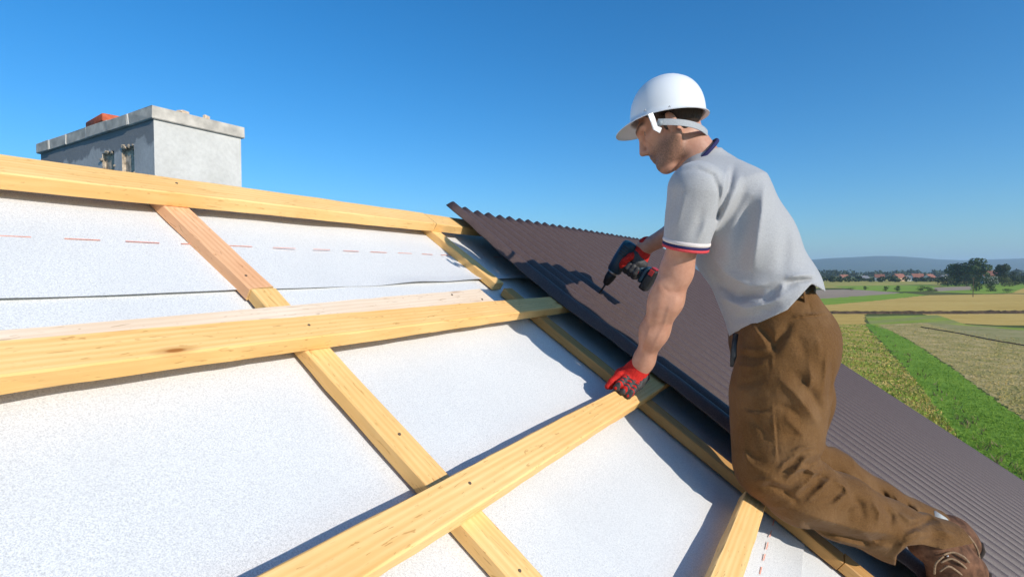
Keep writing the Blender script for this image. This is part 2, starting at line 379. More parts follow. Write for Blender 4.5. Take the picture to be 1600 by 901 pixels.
# ------------------------------------------------------------------ roof timbers
def timber_mesh(L, w, th, seed, mat):
    r = np.random.default_rng(seed); c = .0028; n = max(6, int(L / .05)); bm = bmesh.new(); rings = []
    prof = [(-w/2 + c, 0), (w/2 - c, 0), (w/2, c), (w/2, th - c), (w/2 - c, th), (-w/2 + c, th), (-w/2, th - c), (-w/2, c)]
    ph = r.uniform(0, 6, 4)
    for i in range(n + 1):
        x = -L / 2 + L * i / n
        oy = .0022 * math.sin(x * 1.7 + ph[0]) + .0009 * math.sin(x * 7 + ph[1]); oz = .0012 * math.sin(x * 2.3 + ph[2]) ** 2
        ring = []
        for j, (y, z) in enumerate(prof):
            e = .0007 if j in (0, 1, 2, 7) else .0004
            ring.append(bm.verts.new((x, y + oy + r.normal() * e, max(0, z + (oz if z > th / 2 else 0)) + (r.normal() * e if z > 0 else 0))))
        rings.append(ring)
    for i in range(n):
        for j in range(8): bm.faces.new((rings[i][j], rings[i][(j + 1) % 8], rings[i + 1][(j + 1) % 8], rings[i + 1][j]))
    for q in (rings[0], rings[-1][::-1]):
        f = bm.faces.new(q); f.material_index = 1
    bmesh.ops.recalc_face_normals(bm, faces=bm.faces)
    me = bpy.data.meshes.new('timber'); bm.to_mesh(me); bm.free(); me.materials.append(mat); me.materials.append(M['pine_end'])
    return me
SEED = [10]
def timber(name, p0, p1, w, th, h, mat, label, cat='batten', group=None, screws=()):
    (a0, b0), (a1, b1) = p0, p1; L = math.hypot(a1 - a0, b1 - b0); SEED[0] += 1
    o = obj(name, timber_mesh(L, w, th, SEED[0], M[mat])); o.matrix_world = roof_matrix((a0 + a1) / 2, (b0 + b1) / 2, h, math.atan2(b1 - b0, a1 - a0))
    tag(o, label, cat, group)
    for s, y in screws:                                    # countersunk screw heads, metres from the left or top end
        bm = bmesh.new(); bmesh.ops.create_cone(bm, cap_ends=True, segments=12, radius1=.0034, radius2=.0028, depth=.0022)
        q = obj('screw', bm, M['plug_dark'], o); q.location = (s - L / 2, y, th + .0012)
    return o
G1, G2 = 'battens running along the ridge direction', 'counter battens running down the slope'
timber('counter_batten', (.655, 1.36), (.700, .884), .060, .0295, .0005, 'pine_red', 'reddish counter batten below the ridge board, nearest the chimney', group=G2, screws=[(.06, .01), (.43, -.008)])
timber('counter_batten', (.7065, .881), (.729, -3.4), .060, .0295, .0003, 'pine', 'pale counter batten running down under the two middle battens, left of the man', group=G2, screws=[(.475, .003), (.79, -.004), (1.4, .004)])
timber('counter_batten', (1.650, 1.36), (1.648, .872), .056, .0295, .0005, 'pine', 'short yellow counter batten below the ridge beside the brown sheet', group=G2, screws=[(.08, 0)])
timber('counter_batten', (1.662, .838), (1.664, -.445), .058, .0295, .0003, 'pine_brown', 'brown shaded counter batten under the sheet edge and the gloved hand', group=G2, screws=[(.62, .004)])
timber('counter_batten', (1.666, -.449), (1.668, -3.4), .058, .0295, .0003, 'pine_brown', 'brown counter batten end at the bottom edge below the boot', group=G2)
timber('ridge_batten', (A0 + .05, 1.276), (1.622, 1.276), .086, .037, .0305, 'pine', 'long yellow ridge board in front of the chimney', group=G1, screws=[(3.83, .01)])
timber('ridge_batten', (1.626, 1.276), (A1 - .06, 1.275), .084, .036, .0305, 'pine', 'ridge board end running under the brown sheet corner', group=G1)
timber('roof_batten', (A0 + .1, .698), (A1 - .06, .694), .071, .034, .0305, 'pine', 'thick yellow batten crossing left edge to brown sheet, second below the ridge', group=G1, screws=[(3.79, .004), (2.6, .0)])
timber('roof_batten', (A0 + .2, .238), (A1 - .06, .236), .069, .034, .0305, 'pine', 'yellow batten the gloved left hand rests on', group=G1, screws=[(3.72, .006)])
timber('roof_batten', (A0 + .3, -.182), (1.512, -.180), .058, .034, .0305, 'pine', 'batten with a cut end in front of the kneeling knee', group=G1)
timber('loose_plank', (-.55, .716), (1.455, .788), .082, .011, .0315, 'pine_pale', 'thin pale plank lying slanted behind the thick middle batten', 'plank', screws=[(1.83, .02), (1.95, -.018)])

# ------------------------------------------------------------------ corrugated sheet
def sheet_mesh():
    a0, a1, b0, b1 = 1.782, 4.74, -3.75, 1.352; pitch, amp = .095, .0185
    na, nb = int((a1 - a0) / pitch * 16), 70
    aa = np.linspace(a0, a1, na); bb = np.concatenate([np.linspace(b0, -1.2, 20)[:-1], np.linspace(-1.2, b1, nb - 19)])
    A, B = np.meshgrid(aa, bb, indexing='ij')
    e = np.exp(-(A - a0) / .10)                                   # the free edge is cut roughly and lifts a little
    lift = e * (.006 + .006 * np.sin(B * 5.1 + 1) * np.sin(B * 2.3) + .030 * np.clip((B - .75) / .6, 0, 1) ** 1.5)
    Z = .0645 + amp + amp * (2 * (.5 + .5 * np.sin((A - a0) / pitch * 2 * math.pi - 1.1)) ** .62 - 1) + lift
    A2 = A + e * (.004 * np.sin(B * 17) + .004 * np.sin(B * 41 + 1) + .003 * np.sin(B * 73 + 2)) - .002 * B
    B2 = B + .002 * np.sin(A * 31)
    P = O_ + A2[..., None] * R_ + B2[..., None] * U_ + Z[..., None] * N_
    idx = np.arange(A.size).reshape(A.shape); q = np.stack([idx[:-1, :-1], idx[1:, :-1], idx[1:, 1:], idx[:-1, 1:]], -1).reshape(-1, 4)
    n = A.size; P2 = P - .0032 * N_
    rim = np.concatenate([idx[0, :], idx[1:, -1], idx[-1, -2::-1], idx[-2:0:-1, 0]])
    nx = np.roll(rim, -1); sd = np.stack([rim, rim + n, nx + n, nx], -1)
    return pydata('sheet', np.concatenate([P.reshape(-1, 3), P2.reshape(-1, 3)]), np.concatenate([q, q[:, ::-1] + n, sd[:, ::-1]]))
sh = obj('corrugated_sheet', sheet_mesh(), M['sheet'], smooth=True)
tag(sh, 'dark brown corrugated roofing sheet the man drills into', 'roof sheet')

# ------------------------------------------------------------------ chimney behind the ridge
CY = 2.2; cw1, cw2 = .17 * CY, .557 * CY; ctop = at(240, 186, CY)
CM = Matrix((R_, UH, (0, 0, 1))).transposed().to_4x4()      # local x along the ridge, y away from the eye
ch = empty('chimney', ctop - np.array([0, 0, 1.9])); tag(ch, 'grey rendered chimney with a concrete cap standing behind the ridge', 'chimney')
ch.matrix_world = Matrix.Translation(ch.location) @ CM
def chloc(o): o.location = (0, 0, 1.9); return o              # local z = 0 is the underside of the cap
# shaft: left face pierced by two openings, built from a grid
bm = bmesh.new(); hole = [(.365, .485), (.175, .29)]; hz = (-.30, -.085)
ycut = [0, .175, .29, .365, .485, cw2]; zcut = [-1.9, hz[0], hz[1], 0]
for i in range(5):
    for j in range(3):
        dark = i in (1, 3) and j == 1; x = .014 if dark else 0.0
        q = [(x, ycut[i], zcut[j]), (x, ycut[i], zcut[j + 1]), (x, ycut[i + 1], zcut[j + 1]), (x, ycut[i + 1], zcut[j])]
        f = bm.faces.new([bm.verts.new(p) for p in q]); f.material_index = 1 if dark else 0
        if dark:
            for m in range(4):
                p0, p1 = q[m], q[(m + 1) % 4]
                f = bm.faces.new([bm.verts.new(v) for v in (p0, p1, (0, p1[1], p1[2]), (0, p0[1], p0[2]))]); f.material_index = 1
me = bpy.data.meshes.new('side'); bmesh.ops.recalc_face_normals(bm, faces=bm.faces); bm.to_mesh(me); bm.free(); me.materials.append(M['mortar_shadow_band']); me.materials.append(M['rubble'])
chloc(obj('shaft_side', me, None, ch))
v = [(0, 0, -1.9), (cw1, 0, -1.9), (cw1, cw2, -1.9), (0, cw2, -1.9), (0, 0, 0), (cw1, 0, 0), (cw1, cw2, 0), (0, cw2, 0)]
chloc(obj('shaft', pydata('shaft', v, [(0, 1, 5, 4), (1, 2, 6, 5), (2, 3, 7, 6), (4, 5, 6, 7)]), M['mortar'], ch))
r = np.random.default_rng(5)
for (y0, y1) in hole:                                         # broken mortar round each opening
    for k in range(26):
        side = r.integers(0, 4); y = r.uniform(y0, y1); z = r.uniform(*hz)
        if side == 0: y = y0
        elif side == 1: y = y1
        elif side == 2: z = hz[0]
        else: z = hz[1]
        bm = bmesh.new(); bmesh.ops.create_icosphere(bm, subdivisions=1, radius=1)
        for w in bm.verts: w.co *= r.uniform(.7, 1.25)
        o = obj('mortar_lump', bm, M['rubble'], ch); o.location = (r.uniform(-.004, .012), y + r.normal() * .004, z + 1.9 + r.normal() * .004)
        o.scale = (r.uniform(.004, .008), r.uniform(.006, .016), r.uniform(.006, .016))
def block(par, name, x0, x1, y0, y1, z0, z1, mat, seed):
    r = np.random.default_rng(seed); bm = bmesh.new(); vv = box(bm, ((x0 + x1) / 2, (y0 + y1) / 2, (z0 + z1) / 2), (x1 - x0, y1 - y0, z1 - z0))
    bevel_all(bm, .003, 2)
    for w in bm.verts: w.co += Vector(r.normal(size=3) * .0009)
    return chloc(obj(name, bm, mat, par))
capz = at(240, 166, CY)[2] - ctop[2]; ov = .013; cuts = [-ov, .20, .40, .62, .86, 1.07, cw2 + ov]
for i in range(6):
    s = r.normal() * .0025
    block(ch, 'coping_block', -ov + s, cw1 + ov - .001, cuts[i] + .0015, cuts[i + 1] - .0015, .001, capz + r.normal() * .0018, M['concrete'], 40 + i)
for i in range(1, 6):                                           # mortar squeezed out of the joints
    block(ch, 'joint_mortar', -ov - .001, cw1 + ov - .004, cuts[i] - .006, cuts[i] + .005, .002, capz - .002 + r.normal() * .002, M['mortar'], 60 + i)
def chw(x, y, z): return np.array(ch.location) + x * R_ + y * UH + np.array([0, 0, 1.9 + z])
bm = bmesh.new(); box(bm, (0, 0, .019), (.27, .12, .038)); bevel_all(bm, .007, 2)
for w in bm.verts: w.co.z += .004 * math.sin(w.co.x * 20)
o = obj('clay_tile', bm, M['clay'], smooth=True); o.matrix_world = Matrix.Translation(chw(.058, .56, capz + .002)) @ CM @ Matrix.Rotation(1.45, 4, 'Z')
tag(o, 'orange clay tile lying on the chimney cap', 'tile')
for (x, y, s, lb) in ((.125, .02, (.045, .03, .012), 'small tan wood scrap on the near corner of the chimney cap'), (.225, .018, (.028, .02, .017), 'smaller tan wood scrap on the chimney cap towards its right end')):
    bm = bmesh.new(); box(bm, (0, 0, s[2] / 2), s); bevel_all(bm, .003, 1)
    for w in bm.verts: w.co += Vector(r.normal(size=3) * .002)
    o = obj('wood_scrap', bm, M['pine_pale']); o.matrix_world = Matrix.Translation(chw(x, y, capz + .003)) @ CM @ Matrix.Rotation(.4, 4, 'Z'); tag(o, lb, 'wood scrap')

# ------------------------------------------------------------------ implicit surfaces for the figure
class Field:
    """signed distances on a grid; shapes are melted together and polygonised as one skin"""
    def __init__(s, lo, hi, h):
        s.lo = np.array(lo, float); s.h = h; s.n = np.ceil((np.array(hi) - s.lo) / h).astype(int) + 1
        s.F = np.full(tuple(s.n), .06, np.float32); s.ax = [(s.lo[i] + h * np.arange(s.n[i])).astype(np.float32) for i in range(3)]
    def block(s, lo, hi):
        i0 = np.clip(np.floor((np.array(lo) - s.lo) / s.h).astype(int), 0, s.n - 1); i1 = np.clip(np.ceil((np.array(hi) - s.lo) / s.h).astype(int) + 1, 1, s.n)
        sl = tuple(slice(a, b) for a, b in zip(i0, i1))
        return sl, np.stack(np.meshgrid(*[s.ax[i][sl[i]] for i in range(3)], indexing='ij'), -1)
    def put(s, d, sl, k, sub=False):
        A = s.F[sl]
        if sub:
            A2, d2 = -A, d; hh = np.clip(k - np.abs(A2 - d2), 0, None) / k if k else 0
            s.F[sl] = -(np.minimum(A2, d2) - hh * hh * k * .25)
        else:
            hh = np.clip(k - np.abs(A - d), 0, None) / k if k else 0
            s.F[sl] = np.minimum(A, d) - hh * hh * k * .25
    def seg(s, a, b, ra, rb, k=.02, w=None, wa=None, wb=None, cut=None, sub=False):
        a, b = np.array(a, np.float32), np.array(b, np.float32); R = max(ra, rb, wa or 0, wb or 0) + .055
        sl, P = s.block(np.minimum(a, b) - R, np.maximum(a, b) + R)
        if 0 in P.shape: return
        d = b - a; L2 = float(d @ d) + 1e-12; t = np.clip(((P - a) @ d) / L2, 0, 1); v = P - a - t[..., None] * d; r = ra + (rb - ra) * t
        if w is None: D = np.sqrt((v * v).sum(-1)) - r
        else:
            w = np.array(w, np.float32); w = w / np.linalg.norm(w); q = v @ w; vr2 = np.clip((v * v).sum(-1) - q * q, 0, None); rw_ = wa + (wb - wa) * t
            D = (np.sqrt(vr2 / (r * r) + q * q / (rw_ * rw_)) - 1) * np.minimum(r, rw_)
        if cut is not None: D = np.maximum(D, ((P - b) @ d) / math.sqrt(L2) - cut)
        s.put(D, sl, k, sub)
    def chain(s, pts, rads, k=.02):
        for i in range(len(pts) - 1): s.seg(pts[i], pts[i + 1], rads[i], rads[i + 1], k)
    def ell(s, c, M3, r, k=.02, sub=False):
        c = np.array(c, float); r = np.array(r, float); R = r.max() + .055; sl, P = s.block(c - R, c + R); q = (P - c) @ np.array(M3).T
        n1 = np.sqrt(((q / r) ** 2).sum(-1)); s.put((n1 - 1) * r.min() if r.max() / r.min() < 1.05 else n1 * (n1 - 1) / np.maximum(np.sqrt(((q / (r * r)) ** 2).sum(-1)), 1e-6), sl, k, sub)
    def warp(s, fn, band=.021):
        m = np.abs(s.F) < band; ii = np.argwhere(m); P = s.lo + ii * s.h; s.F[m] -= fn(P).astype(np.float32)
    def clip(s, fn):
        P = np.stack(np.meshgrid(*s.ax, indexing='ij'), -1); s.F = np.maximum(s.F, fn(P)).astype(np.float32)
    def mesh(s, name):
        F = s.F; s_ = F < 0; n = s.n; c = np.zeros(n - 1, np.int8)
        for i in (0, 1):
            for j in (0, 1):
                for k in (0, 1): c += s_[i:n[0] - 1 + i, j:n[1] - 1 + j, k:n[2] - 1 + k]
        cell = np.argwhere((c > 0) & (c < 8)); acc = np.zeros((len(cell), 3)); cnt = np.zeros(len(cell))
        for d in range(3):
            for u in (0, 1):
                for w in (0, 1):
                    o = np.zeros(3, int); e = [x for x in range(3) if x != d]; o[e[0]] = u; o[e[1]] = w; o2 = o.copy(); o2[d] = 1
                    p, q = cell + o, cell + o2; f0 = F[tuple(p.T)]; f1 = F[tuple(q.T)]; x = (f0 < 0) != (f1 < 0); tt = np.where(x, f0 / np.where(x, f0 - f1, 1), 0)
                    pos = p + tt[:, None] * (o2 - o); acc += np.where(x[:, None], pos, 0); cnt += x
        V = s.lo + acc / cnt[:, None] * s.h; idx = -np.ones(n - 1, np.int64); idx[tuple(cell.T)] = np.arange(len(cell)); Q = []
        for d in range(3):
            e = [(1, 2), (2, 0), (0, 1)][d]; sl0 = [slice(1, -1)] * 3; sl0[d] = slice(0, -1); sl1 = [slice(1, -1)] * 3; sl1[d] = slice(1, None)
            a, b = s_[tuple(sl0)], s_[tuple(sl1)]; w = np.argwhere(a != b); off = np.ones(3, int); off[d] = 0; g = w + off
            u = np.zeros(3, int); u[e[0]] = 1; v = np.zeros(3, int); v[e[1]] = 1
            q = np.stack([idx[tuple((g - u - v).T)], idx[tuple((g - v).T)], idx[tuple(g.T)], idx[tuple((g - u).T)]], -1)
            fl = ~a[tuple(w.T)]; q[fl] = q[fl][:, ::-1]; Q.append(q)
        Q = np.concatenate(Q); Q = Q[(Q >= 0).all(1)]
        me = bpy.data.meshes.new(name); me.vertices.add(len(V)); me.vertices.foreach_set('co', V.astype(np.float32).ravel())
        me.loops.add(Q.size); me.loops.foreach_set('vertex_index', Q.ravel().astype(np.int32)); me.polygons.add(len(Q))
        me.polygons.foreach_set('loop_start', np.arange(0, Q.size, 4, dtype=np.int32)); me.polygons.foreach_set('loop_total', np.full(len(Q), 4, np.int32))
        me.update(calc_edges=True); me.validate(); return me
def polydist(px, py, pts):
    """distance in photo pixels from points to a polyline, and the place along it (0..1)"""
    best = np.full(px.shape, 1e9); tt = np.zeros(px.shape); n = len(pts) - 1
    for i in range(n):
        ax, ay = pts[i]; bx, by = pts[i + 1]; dx, dy = bx - ax, by - ay; t = np.clip(((px - ax) * dx + (py - ay) * dy) / (dx * dx + dy * dy), 0, 1)
        d = np.hypot(px - ax - t * dx, py - ay - t * dy); m = d < best; best = np.where(m, d, best); tt = np.where(m, (i + t) / n, tt)
    return best, tt
def folds(P, lst, ymax):
    """cloth folds: each a line over the near side of the garment with a height (m) and a half width (px)"""
    px, py = proj(P); out = np.zeros(len(P)); side = np.clip((ymax - P[:, 1]) / .04, 0, 1)
    for pts, amp, wd in lst:
        d, t = polydist(px, py, pts); out += amp * (1.3 * np.exp(-(d / (wd * .9)) ** 1.2) if amp > 0 else 1.1 * np.exp(-(d / (wd * 1.1)) ** 2)) * np.sin(np.pi * np.clip(t, .02, .98)) ** .8
    return out * side
def wob(P, seed, f, n=6, stretch=(1, 1, 1)):
    r = np.random.default_rng(seed); o = 0; P = P * np.array(stretch)
    for k in range(n):
        d = r.normal(size=3); d /= np.linalg.norm(d); o = o + np.sin(P @ d * f * r.uniform(.6, 1.5) + r.uniform(0, 6.28) + 1.3 * np.sin(P @ r.normal(size=3) * f * .35))
    return o / n

# ------------------------------------------------------------------ figure materials
t = NT('skin'); c = t.coord(); a = t.noise(c, 36, 6, .68); b_ = t.noise(c, 260, 3)
col = t.ramp(a, [(0.3, (0.43, 0.205, 0.132)), (0.7, (0.55, 0.295, 0.20))])
at_ = t.new('Attribute', _attribute_name='stubble').outputs['Fac']
col = t.mix(t.math('MULTIPLY', at_, t.ramp(b_, [(0.3, 0.9), (0.7, 0.5)])), col, (0.10, 0.055, 0.036))
br = t.new('Attribute', _attribute_name='brow').outputs['Fac']
col = t.mix(br, col, (0.035, 0.02, 0.014)); t.bump(b_, 0.5, 0.0012)
M['skin'] = t.done(col, 0.48, 0.4, sss=0.12)
def cloth(name, lo, hi, scale, rough=0.85, bump=0.4, stain=None, sheen=0.3, crumple=0.0):
    t = NT(name); c = t.coord(); f = t.noise(c, scale, 4, 0.7); wv = t.noise(t.coord((1, 1, 4)), scale * .5, 3); g = t.noise(c, 9, 4)
    col = t.ramp(t.math('ADD', t.math('MULTIPLY', f, .6), t.math('MULTIPLY', wv, .4)), [(0.35, lo), (0.65, hi)])
    if stain: col = t.mix(t.ramp(g, [(0.45, 0.0), (0.75, 0.5)]), col, stain)
    cr = t.noise(t.coord((1, 1, .6)), 34, 3, .5, 1.4); t.bump(t.math('ADD', t.math('MULTIPLY', f, .15), t.math('MULTIPLY', cr, crumple)), bump, 0.007); t.b.inputs['Sheen Weight'].default_value = sheen; t.b.inputs['Sheen Roughness'].default_value = 0.5
    return t.done(col, rough, 0.15)
M['shirt'] = cloth('heather_jersey', (0.32, 0.315, 0.318), (0.43, 0.424, 0.424), 340)
M['trousers'] = cloth('brown_canvas', (0.098, 0.045, 0.013), (0.165, 0.080, 0.026), 300, stain=(0.23, 0.13, 0.06), sheen=0.05, crumple=1.0)
M['leather'] = simple('boot_leather', (0.13, 0.06, 0.032), 0.8, 0.55, 45, 0.2, bump=0.8)
M['rubber'] = simple('boot_rubber', (0.035, 0.025, 0.02), 0.8, 0.3, 80, 0.2)
M['lace'] = simple('lace', (0.26, 0.17, 0.10), 0.8, 0.4, 300)
M['sock'] = simple('sock', (0.42, 0.42, 0.40), 0.9, 0.1, 200)
M['glove_red'] = simple('glove_knit', (0.52, 0.022, 0.016), 0.8, 0.25, 260, 0.2, bump=0.5)
M['glove_dark'] = simple('glove_coating', (0.045, 0.042, 0.042), 0.55, 0.35, 160, 0.35, bump=0.4)
M['helmet'] = simple('helmet_shell', (0.80, 0.80, 0.79), 0.28, 0.02, 14, 0.5)
M['strap'] = simple('strap_webbing', (0.36, 0.37, 0.38), 0.7, 0.12, 400)
M['grey_plastic'] = simple('grey_plastic', (0.25, 0.28, 0.30), 0.5, 0.1, 60)
M['hair'] = NT('hair'); tt_ = M['hair']; f = tt_.noise(tt_.coord((1, 1, .35)), 240, 4, .7); tt_.bump(f, .9, .004)
M['hair'] = tt_.done(tt_.ramp(f, [(.3, (.016, .009, .006)), (.7, (.06, .033, .02))]), .5, .4)
M['navy'] = simple('navy_trim', (0.022, 0.02, 0.085), 0.8, 0.2, 300); M['red_trim'] = simple('red_trim', (0.60, 0.06, 0.07), 0.8, 0.2, 300); M['white_trim'] = simple('white_trim', (0.68, 0.60, 0.56), 0.8, 0.08, 300)
M['belt'] = simple('belt_webbing', (0.05, 0.04, 0.028), 0.7, 0.3, 150)
M['tool_blue'] = simple('tool_blue', (0.007, 0.036, 0.060), 0.42, 0.15, 90, 0.45); M['tool_black'] = simple('tool_black', (0.018, 0.018, 0.019), 0.5, 0.25, 120, 0.4)
M['tool_red'] = simple('tool_red', (0.36, 0.02, 0.018), 0.45, 0.15, 90, 0.45); M['eye'] = simple('eye', (0.22, 0.19, 0.17), 0.2, 0.05, 20, 0.5); M['iris'] = simple('iris', (0.05, 0.03, 0.02), 0.2, 0.1, 200, 0.5)

man = empty('person', at(1185, 785, 1.37)); tag(man, 'man in white hard hat and grey T-shirt kneeling on the roof with a drill', 'person')
def part(name, mesh, mat, parent=None, smooth=True):
    o = obj(name, mesh, M[mat] if isinstance(mat, str) else mat, None, smooth)
    if parent is None: adopt(o, man)
    else:
        o.parent = parent; o.matrix_parent_inverse = Matrix.Translation(man.location).inverted() if False else Matrix()
    return o
def sub(name, mesh, mat, parent, smooth=True):
    """a sub-part drawn in world space under a part that is itself drawn in world space"""
    o = obj(name, mesh, M[mat], None, smooth); o.parent = parent; return o

# head and helmet axes
def frame(yaw, pitch):
    F = np.array([-math.cos(yaw) * math.cos(pitch), math.sin(yaw) * math.cos(pitch), -math.sin(pitch)])
    U = np.array([-math.cos(yaw) * math.sin(pitch), math.sin(yaw) * math.sin(pitch), math.cos(pitch)])
    return np.array([F, np.cross(U, F), U])                     # forward, left (towards the eye), up
HF = frame(math.radians(27), math.radians(26)); HC = at(1051, 191, 1.51)
def hp(f, l, u): return HC + f * HF[0] + l * HF[1] + u * HF[2]

# ---- body: head, neck, torso core and arms in one skin
B = Field(at(985, 100, 1.25) * [0, 1, 0] + [.22, 0, ZC - .36], [.80, 2.22, ZC + .66], .0032)
B.ell(hp(-.006, 0, .034), HF, (.088, .071, .078), .02)
B.ell(hp(.042, 0, -.028), HF, (.050, .056, .074), .03)
B.seg(hp(.072, -.010, -.099), hp(.072, .010, -.099), .0195, .0195, .022)
for s in (-1, 1):
    B.seg(hp(.005, s * .056, -.052), hp(.06, s * .02, -.098), .017, .016, .03)      # jaw
    B.seg(hp(.088, s * .008, .022), hp(.072, s * .045, .024), .0125, .010, .016)     # brow
    B.seg(hp(.066, s * .046, -.018), hp(.045, s * .058, -.012), .012, .012, .02)     # cheekbone
    B.ell(hp(.086, s * .030, .000), HF, (.014, .017, .011), .010, sub=True)            # eye socket
    B.seg(hp(.096, s * .009, -.040), hp(.092, s * .013, -.042), .008, .006, .008)    # nostril wing
    B.ell(hp(.000, s * .076, -.020), HF, (.016, .007, .028), .008)                  # ear
    B.ell(hp(.004, s * .083, -.018), HF, (.008, .004, .014), .005, sub=True)
B.seg(hp(.090, 0, .012), hp(.110, 0, -.034), .0080, .0098, .012)                     # nose
B.seg(hp(.084, 0, -.045), hp(.086, 0, -.058), .011, .011, .010)
B.seg(hp(.090, -.016, -.064), hp(.090, .016, -.064), .0065, .0065, .008); B.seg(hp(.087, -.014, -.076), hp(.087, .014, -.076), .0075, .0075, .008)
B.seg(hp(.100, -.02, -.0695), hp(.100, .02, -.0695), .0028, .0028, .004, sub=True)
B.seg(at(1066, 210, 1.53), at(1102, 264, 1.51), .0535, .058, .028)                    # neck
B.seg(at(1118, 300, 1.51), at(1200, 460, 1.5), .08, .09, .05, (0, 1, 0), .13, .13)    # torso core
def wr(a, b, h): return rw(a, b, h)
shL, elL, wrL = at(1090, 284, 1.35), at(1057, 424, 1.43), at(1006, 563, 1.565)
fm = at(1041, 468, 1.46)
B.chain([at(1088, 296, 1.36), at(1073, 356, 1.385), elL], [.049, .043, .0375], .03)
B.chain([elL, fm, at(1022, 518, 1.51), wrL, at(1000, 578, 1.575)], [.0372, .0405, .0345, .0250, .0255], .035)
B.seg(at(1034, 446, 1.425), at(1024, 492, 1.46), .014, .014, .03)                      # brachioradialis
B.seg(at(1094, 300, 1.385), at(1108, 300, 1.5), .034, .05, .03)
T0 = at(937, 458, 2.312)                                                                 # where the bit meets the sheet
def dw(x, y, z): return T0 + x * R_ + y * U_ + z * N_
shR, elR, wrR = at(1114, 274, 1.67), at(1092, 342, 2.02), dw(.018, -.052, .268)
B.chain([at(1113, 286, 1.67), at(1103, 308, 1.85), elR], [.046, .044, .041], .03); B.chain([elR, elR * .62 + wrR * .38, wrR, dw(.016, -.055, .245)], [.040, .042, .0285, .027], .025)
B.seg(at(1112, 296, 1.65), at(1108, 300, 1.5), .034, .05, .03)
def skin_detail(P):
    px, py = proj(P); o = .0010 * wob(P, 3, 70)
    near = np.clip((1.62 - P[:, 1]) / .05, 0, 1)
    for pts, am, w_ in (([(1034, 446), (1044, 456), (1058, 456)], -.0016, 4), ([(1042, 470), (1034, 500), (1020, 530)], -.0018, 6), ([(1056, 470), (1048, 510), (1030, 545)], .0014, 5), ([(1020, 480), (1012, 520), (1003, 548)], .0016, 2.5), ([(1046, 480), (1036, 512), (1018, 548)], .0014, 2)):
        d, _ = polydist(px, py, pts); o = o + near * am * np.exp(-(d / w_) ** 2)
    return o
B.warp(skin_detail)
me = B.mesh('body'); del B
V = np.empty(len(me.vertices) * 3, np.float32); me.vertices.foreach_get('co', V); V = V.reshape(-1, 3).astype(float); q = (V - HC) @ HF.T
st = np.clip((-.028 - q[:, 2]) / .03, 0, 1) * np.clip((q[:, 0] + .012) / .02, 0, 1) * np.clip((.115 + q[:, 2]) / .008, 0, 1) * (np.abs(q[:, 1]) < .09)
at1 = me.attributes.new('stubble', 'FLOAT', 'POINT'); at1.data.foreach_set('value', st.astype(np.float32))
bw = np.exp(-((q[:, 2] - .024 + .12 * (np.abs(q[:, 1]) - .03) ** 2) / .005) ** 2) * np.clip((q[:, 0] - .06) / .01, 0, 1) * np.clip((np.abs(q[:, 1]) - .008) / .004, 0, 1)
at2 = me.attributes.new('brow', 'FLOAT', 'POINT'); at2.data.foreach_set('value', bw.astype(np.float32))
body = part('body', me, 'skin')
for s in (-1, 1):
    bm = bmesh.new(); bmesh.ops.create_uvsphere(bm, u_segments=16, v_segments=10, radius=.0108, matrix=Matrix.Translation(hp(.0685, s * .031, .001))); e = sub('eyeball', bm, 'eye', body)
    bm = bmesh.new(); bmesh.ops.create_uvsphere(bm, u_segments=12, v_segments=8, radius=.0062, matrix=Matrix.Translation(hp(.0740, s * .031, -.002))); sub('iris', bm, 'iris', body)

HH = frame(math.radians(26), math.radians(5)); HHC = at(1045, 185, 1.50)
# ---- hair showing below the helmet
Hf = Field(HC - .15, HC + .17, .0032)
Hf.ell(hp(-.009, 0, .030), HF, (.0905, .0755, .080), .0)
Hf.seg(hp(.012, .072, .0), hp(.016, .073, -.028), .010, .007, .012); Hf.seg(hp(.012, -.072, .0), hp(.016, -.073, -.028), .010, .007, .012)
def hair_cut(P):
    q = (P - HC) @ HF.T; f, l, u = q[..., 0], np.abs(q[..., 1]), q[..., 2]
    line = np.interp(f, [-.12, -.06, -.035, -.02, .02, .035, .06, .09], [-.055, -.055, -.052, -.044, -.038, .022, .036, .042])
    g_ = ((P - HHC) @ HH.T)[..., 2]
    return np.maximum((line - u) * .8, g_ - .022)
Hf.clip(hair_cut); Hf.warp(lambda P: .0022 * wob(P, 8, 210, 8, (1, 1, .4)) + .001 * wob(P, 9, 480, 6))
part('hair', Hf.mesh('hair'), 'hair'); del Hf

# ---- T-shirt
Sf = Field([.30, 1.16, ZC - .22], [1.0, 2.02, ZC + .46], .0038)
Y = (0, 1, 0)
Sf.seg(at(1112, 290, 1.52), at(1124, 314, 1.51), .076, .112, .04, Y, .100, .170)
Sf.seg(at(1124, 314, 1.51), at(1160, 382, 1.49), .112, .121, .04, Y, .172, .164)
Sf.seg(at(1160, 380, 1.49), at(1199, 456, 1.48), .121, .117, .04, Y, .164, .158)
Sf.seg(at(1199, 456, 1.48), at(1214, 515, 1.47), .117, .118, .04, Y, .158, .164)
Sf.seg(at(1096, 272, 1.51), at(1094, 300, 1.375), .043, .064, .05); Sf.seg(at(1098, 270, 1.52), at(1114, 284, 1.65), .043, .064, .05)
Sf.seg(at(1112, 256, 1.55), at(1140, 292, 1.56), .038, .07, .05)
Sf.seg(at(1110, 292, 1.51), at(1093, 248, 1.52), .080, .0585, .022, cut=0.0)
slE = at(1071, 386, 1.385)
Sf.seg(at(1088, 296, 1.35), slE, .071, .0580, .022, cut=0.0)
Sf.seg(at(1112, 276, 1.66), at(1099, 312, 1.87), .074, .060, .03, cut=0.0)
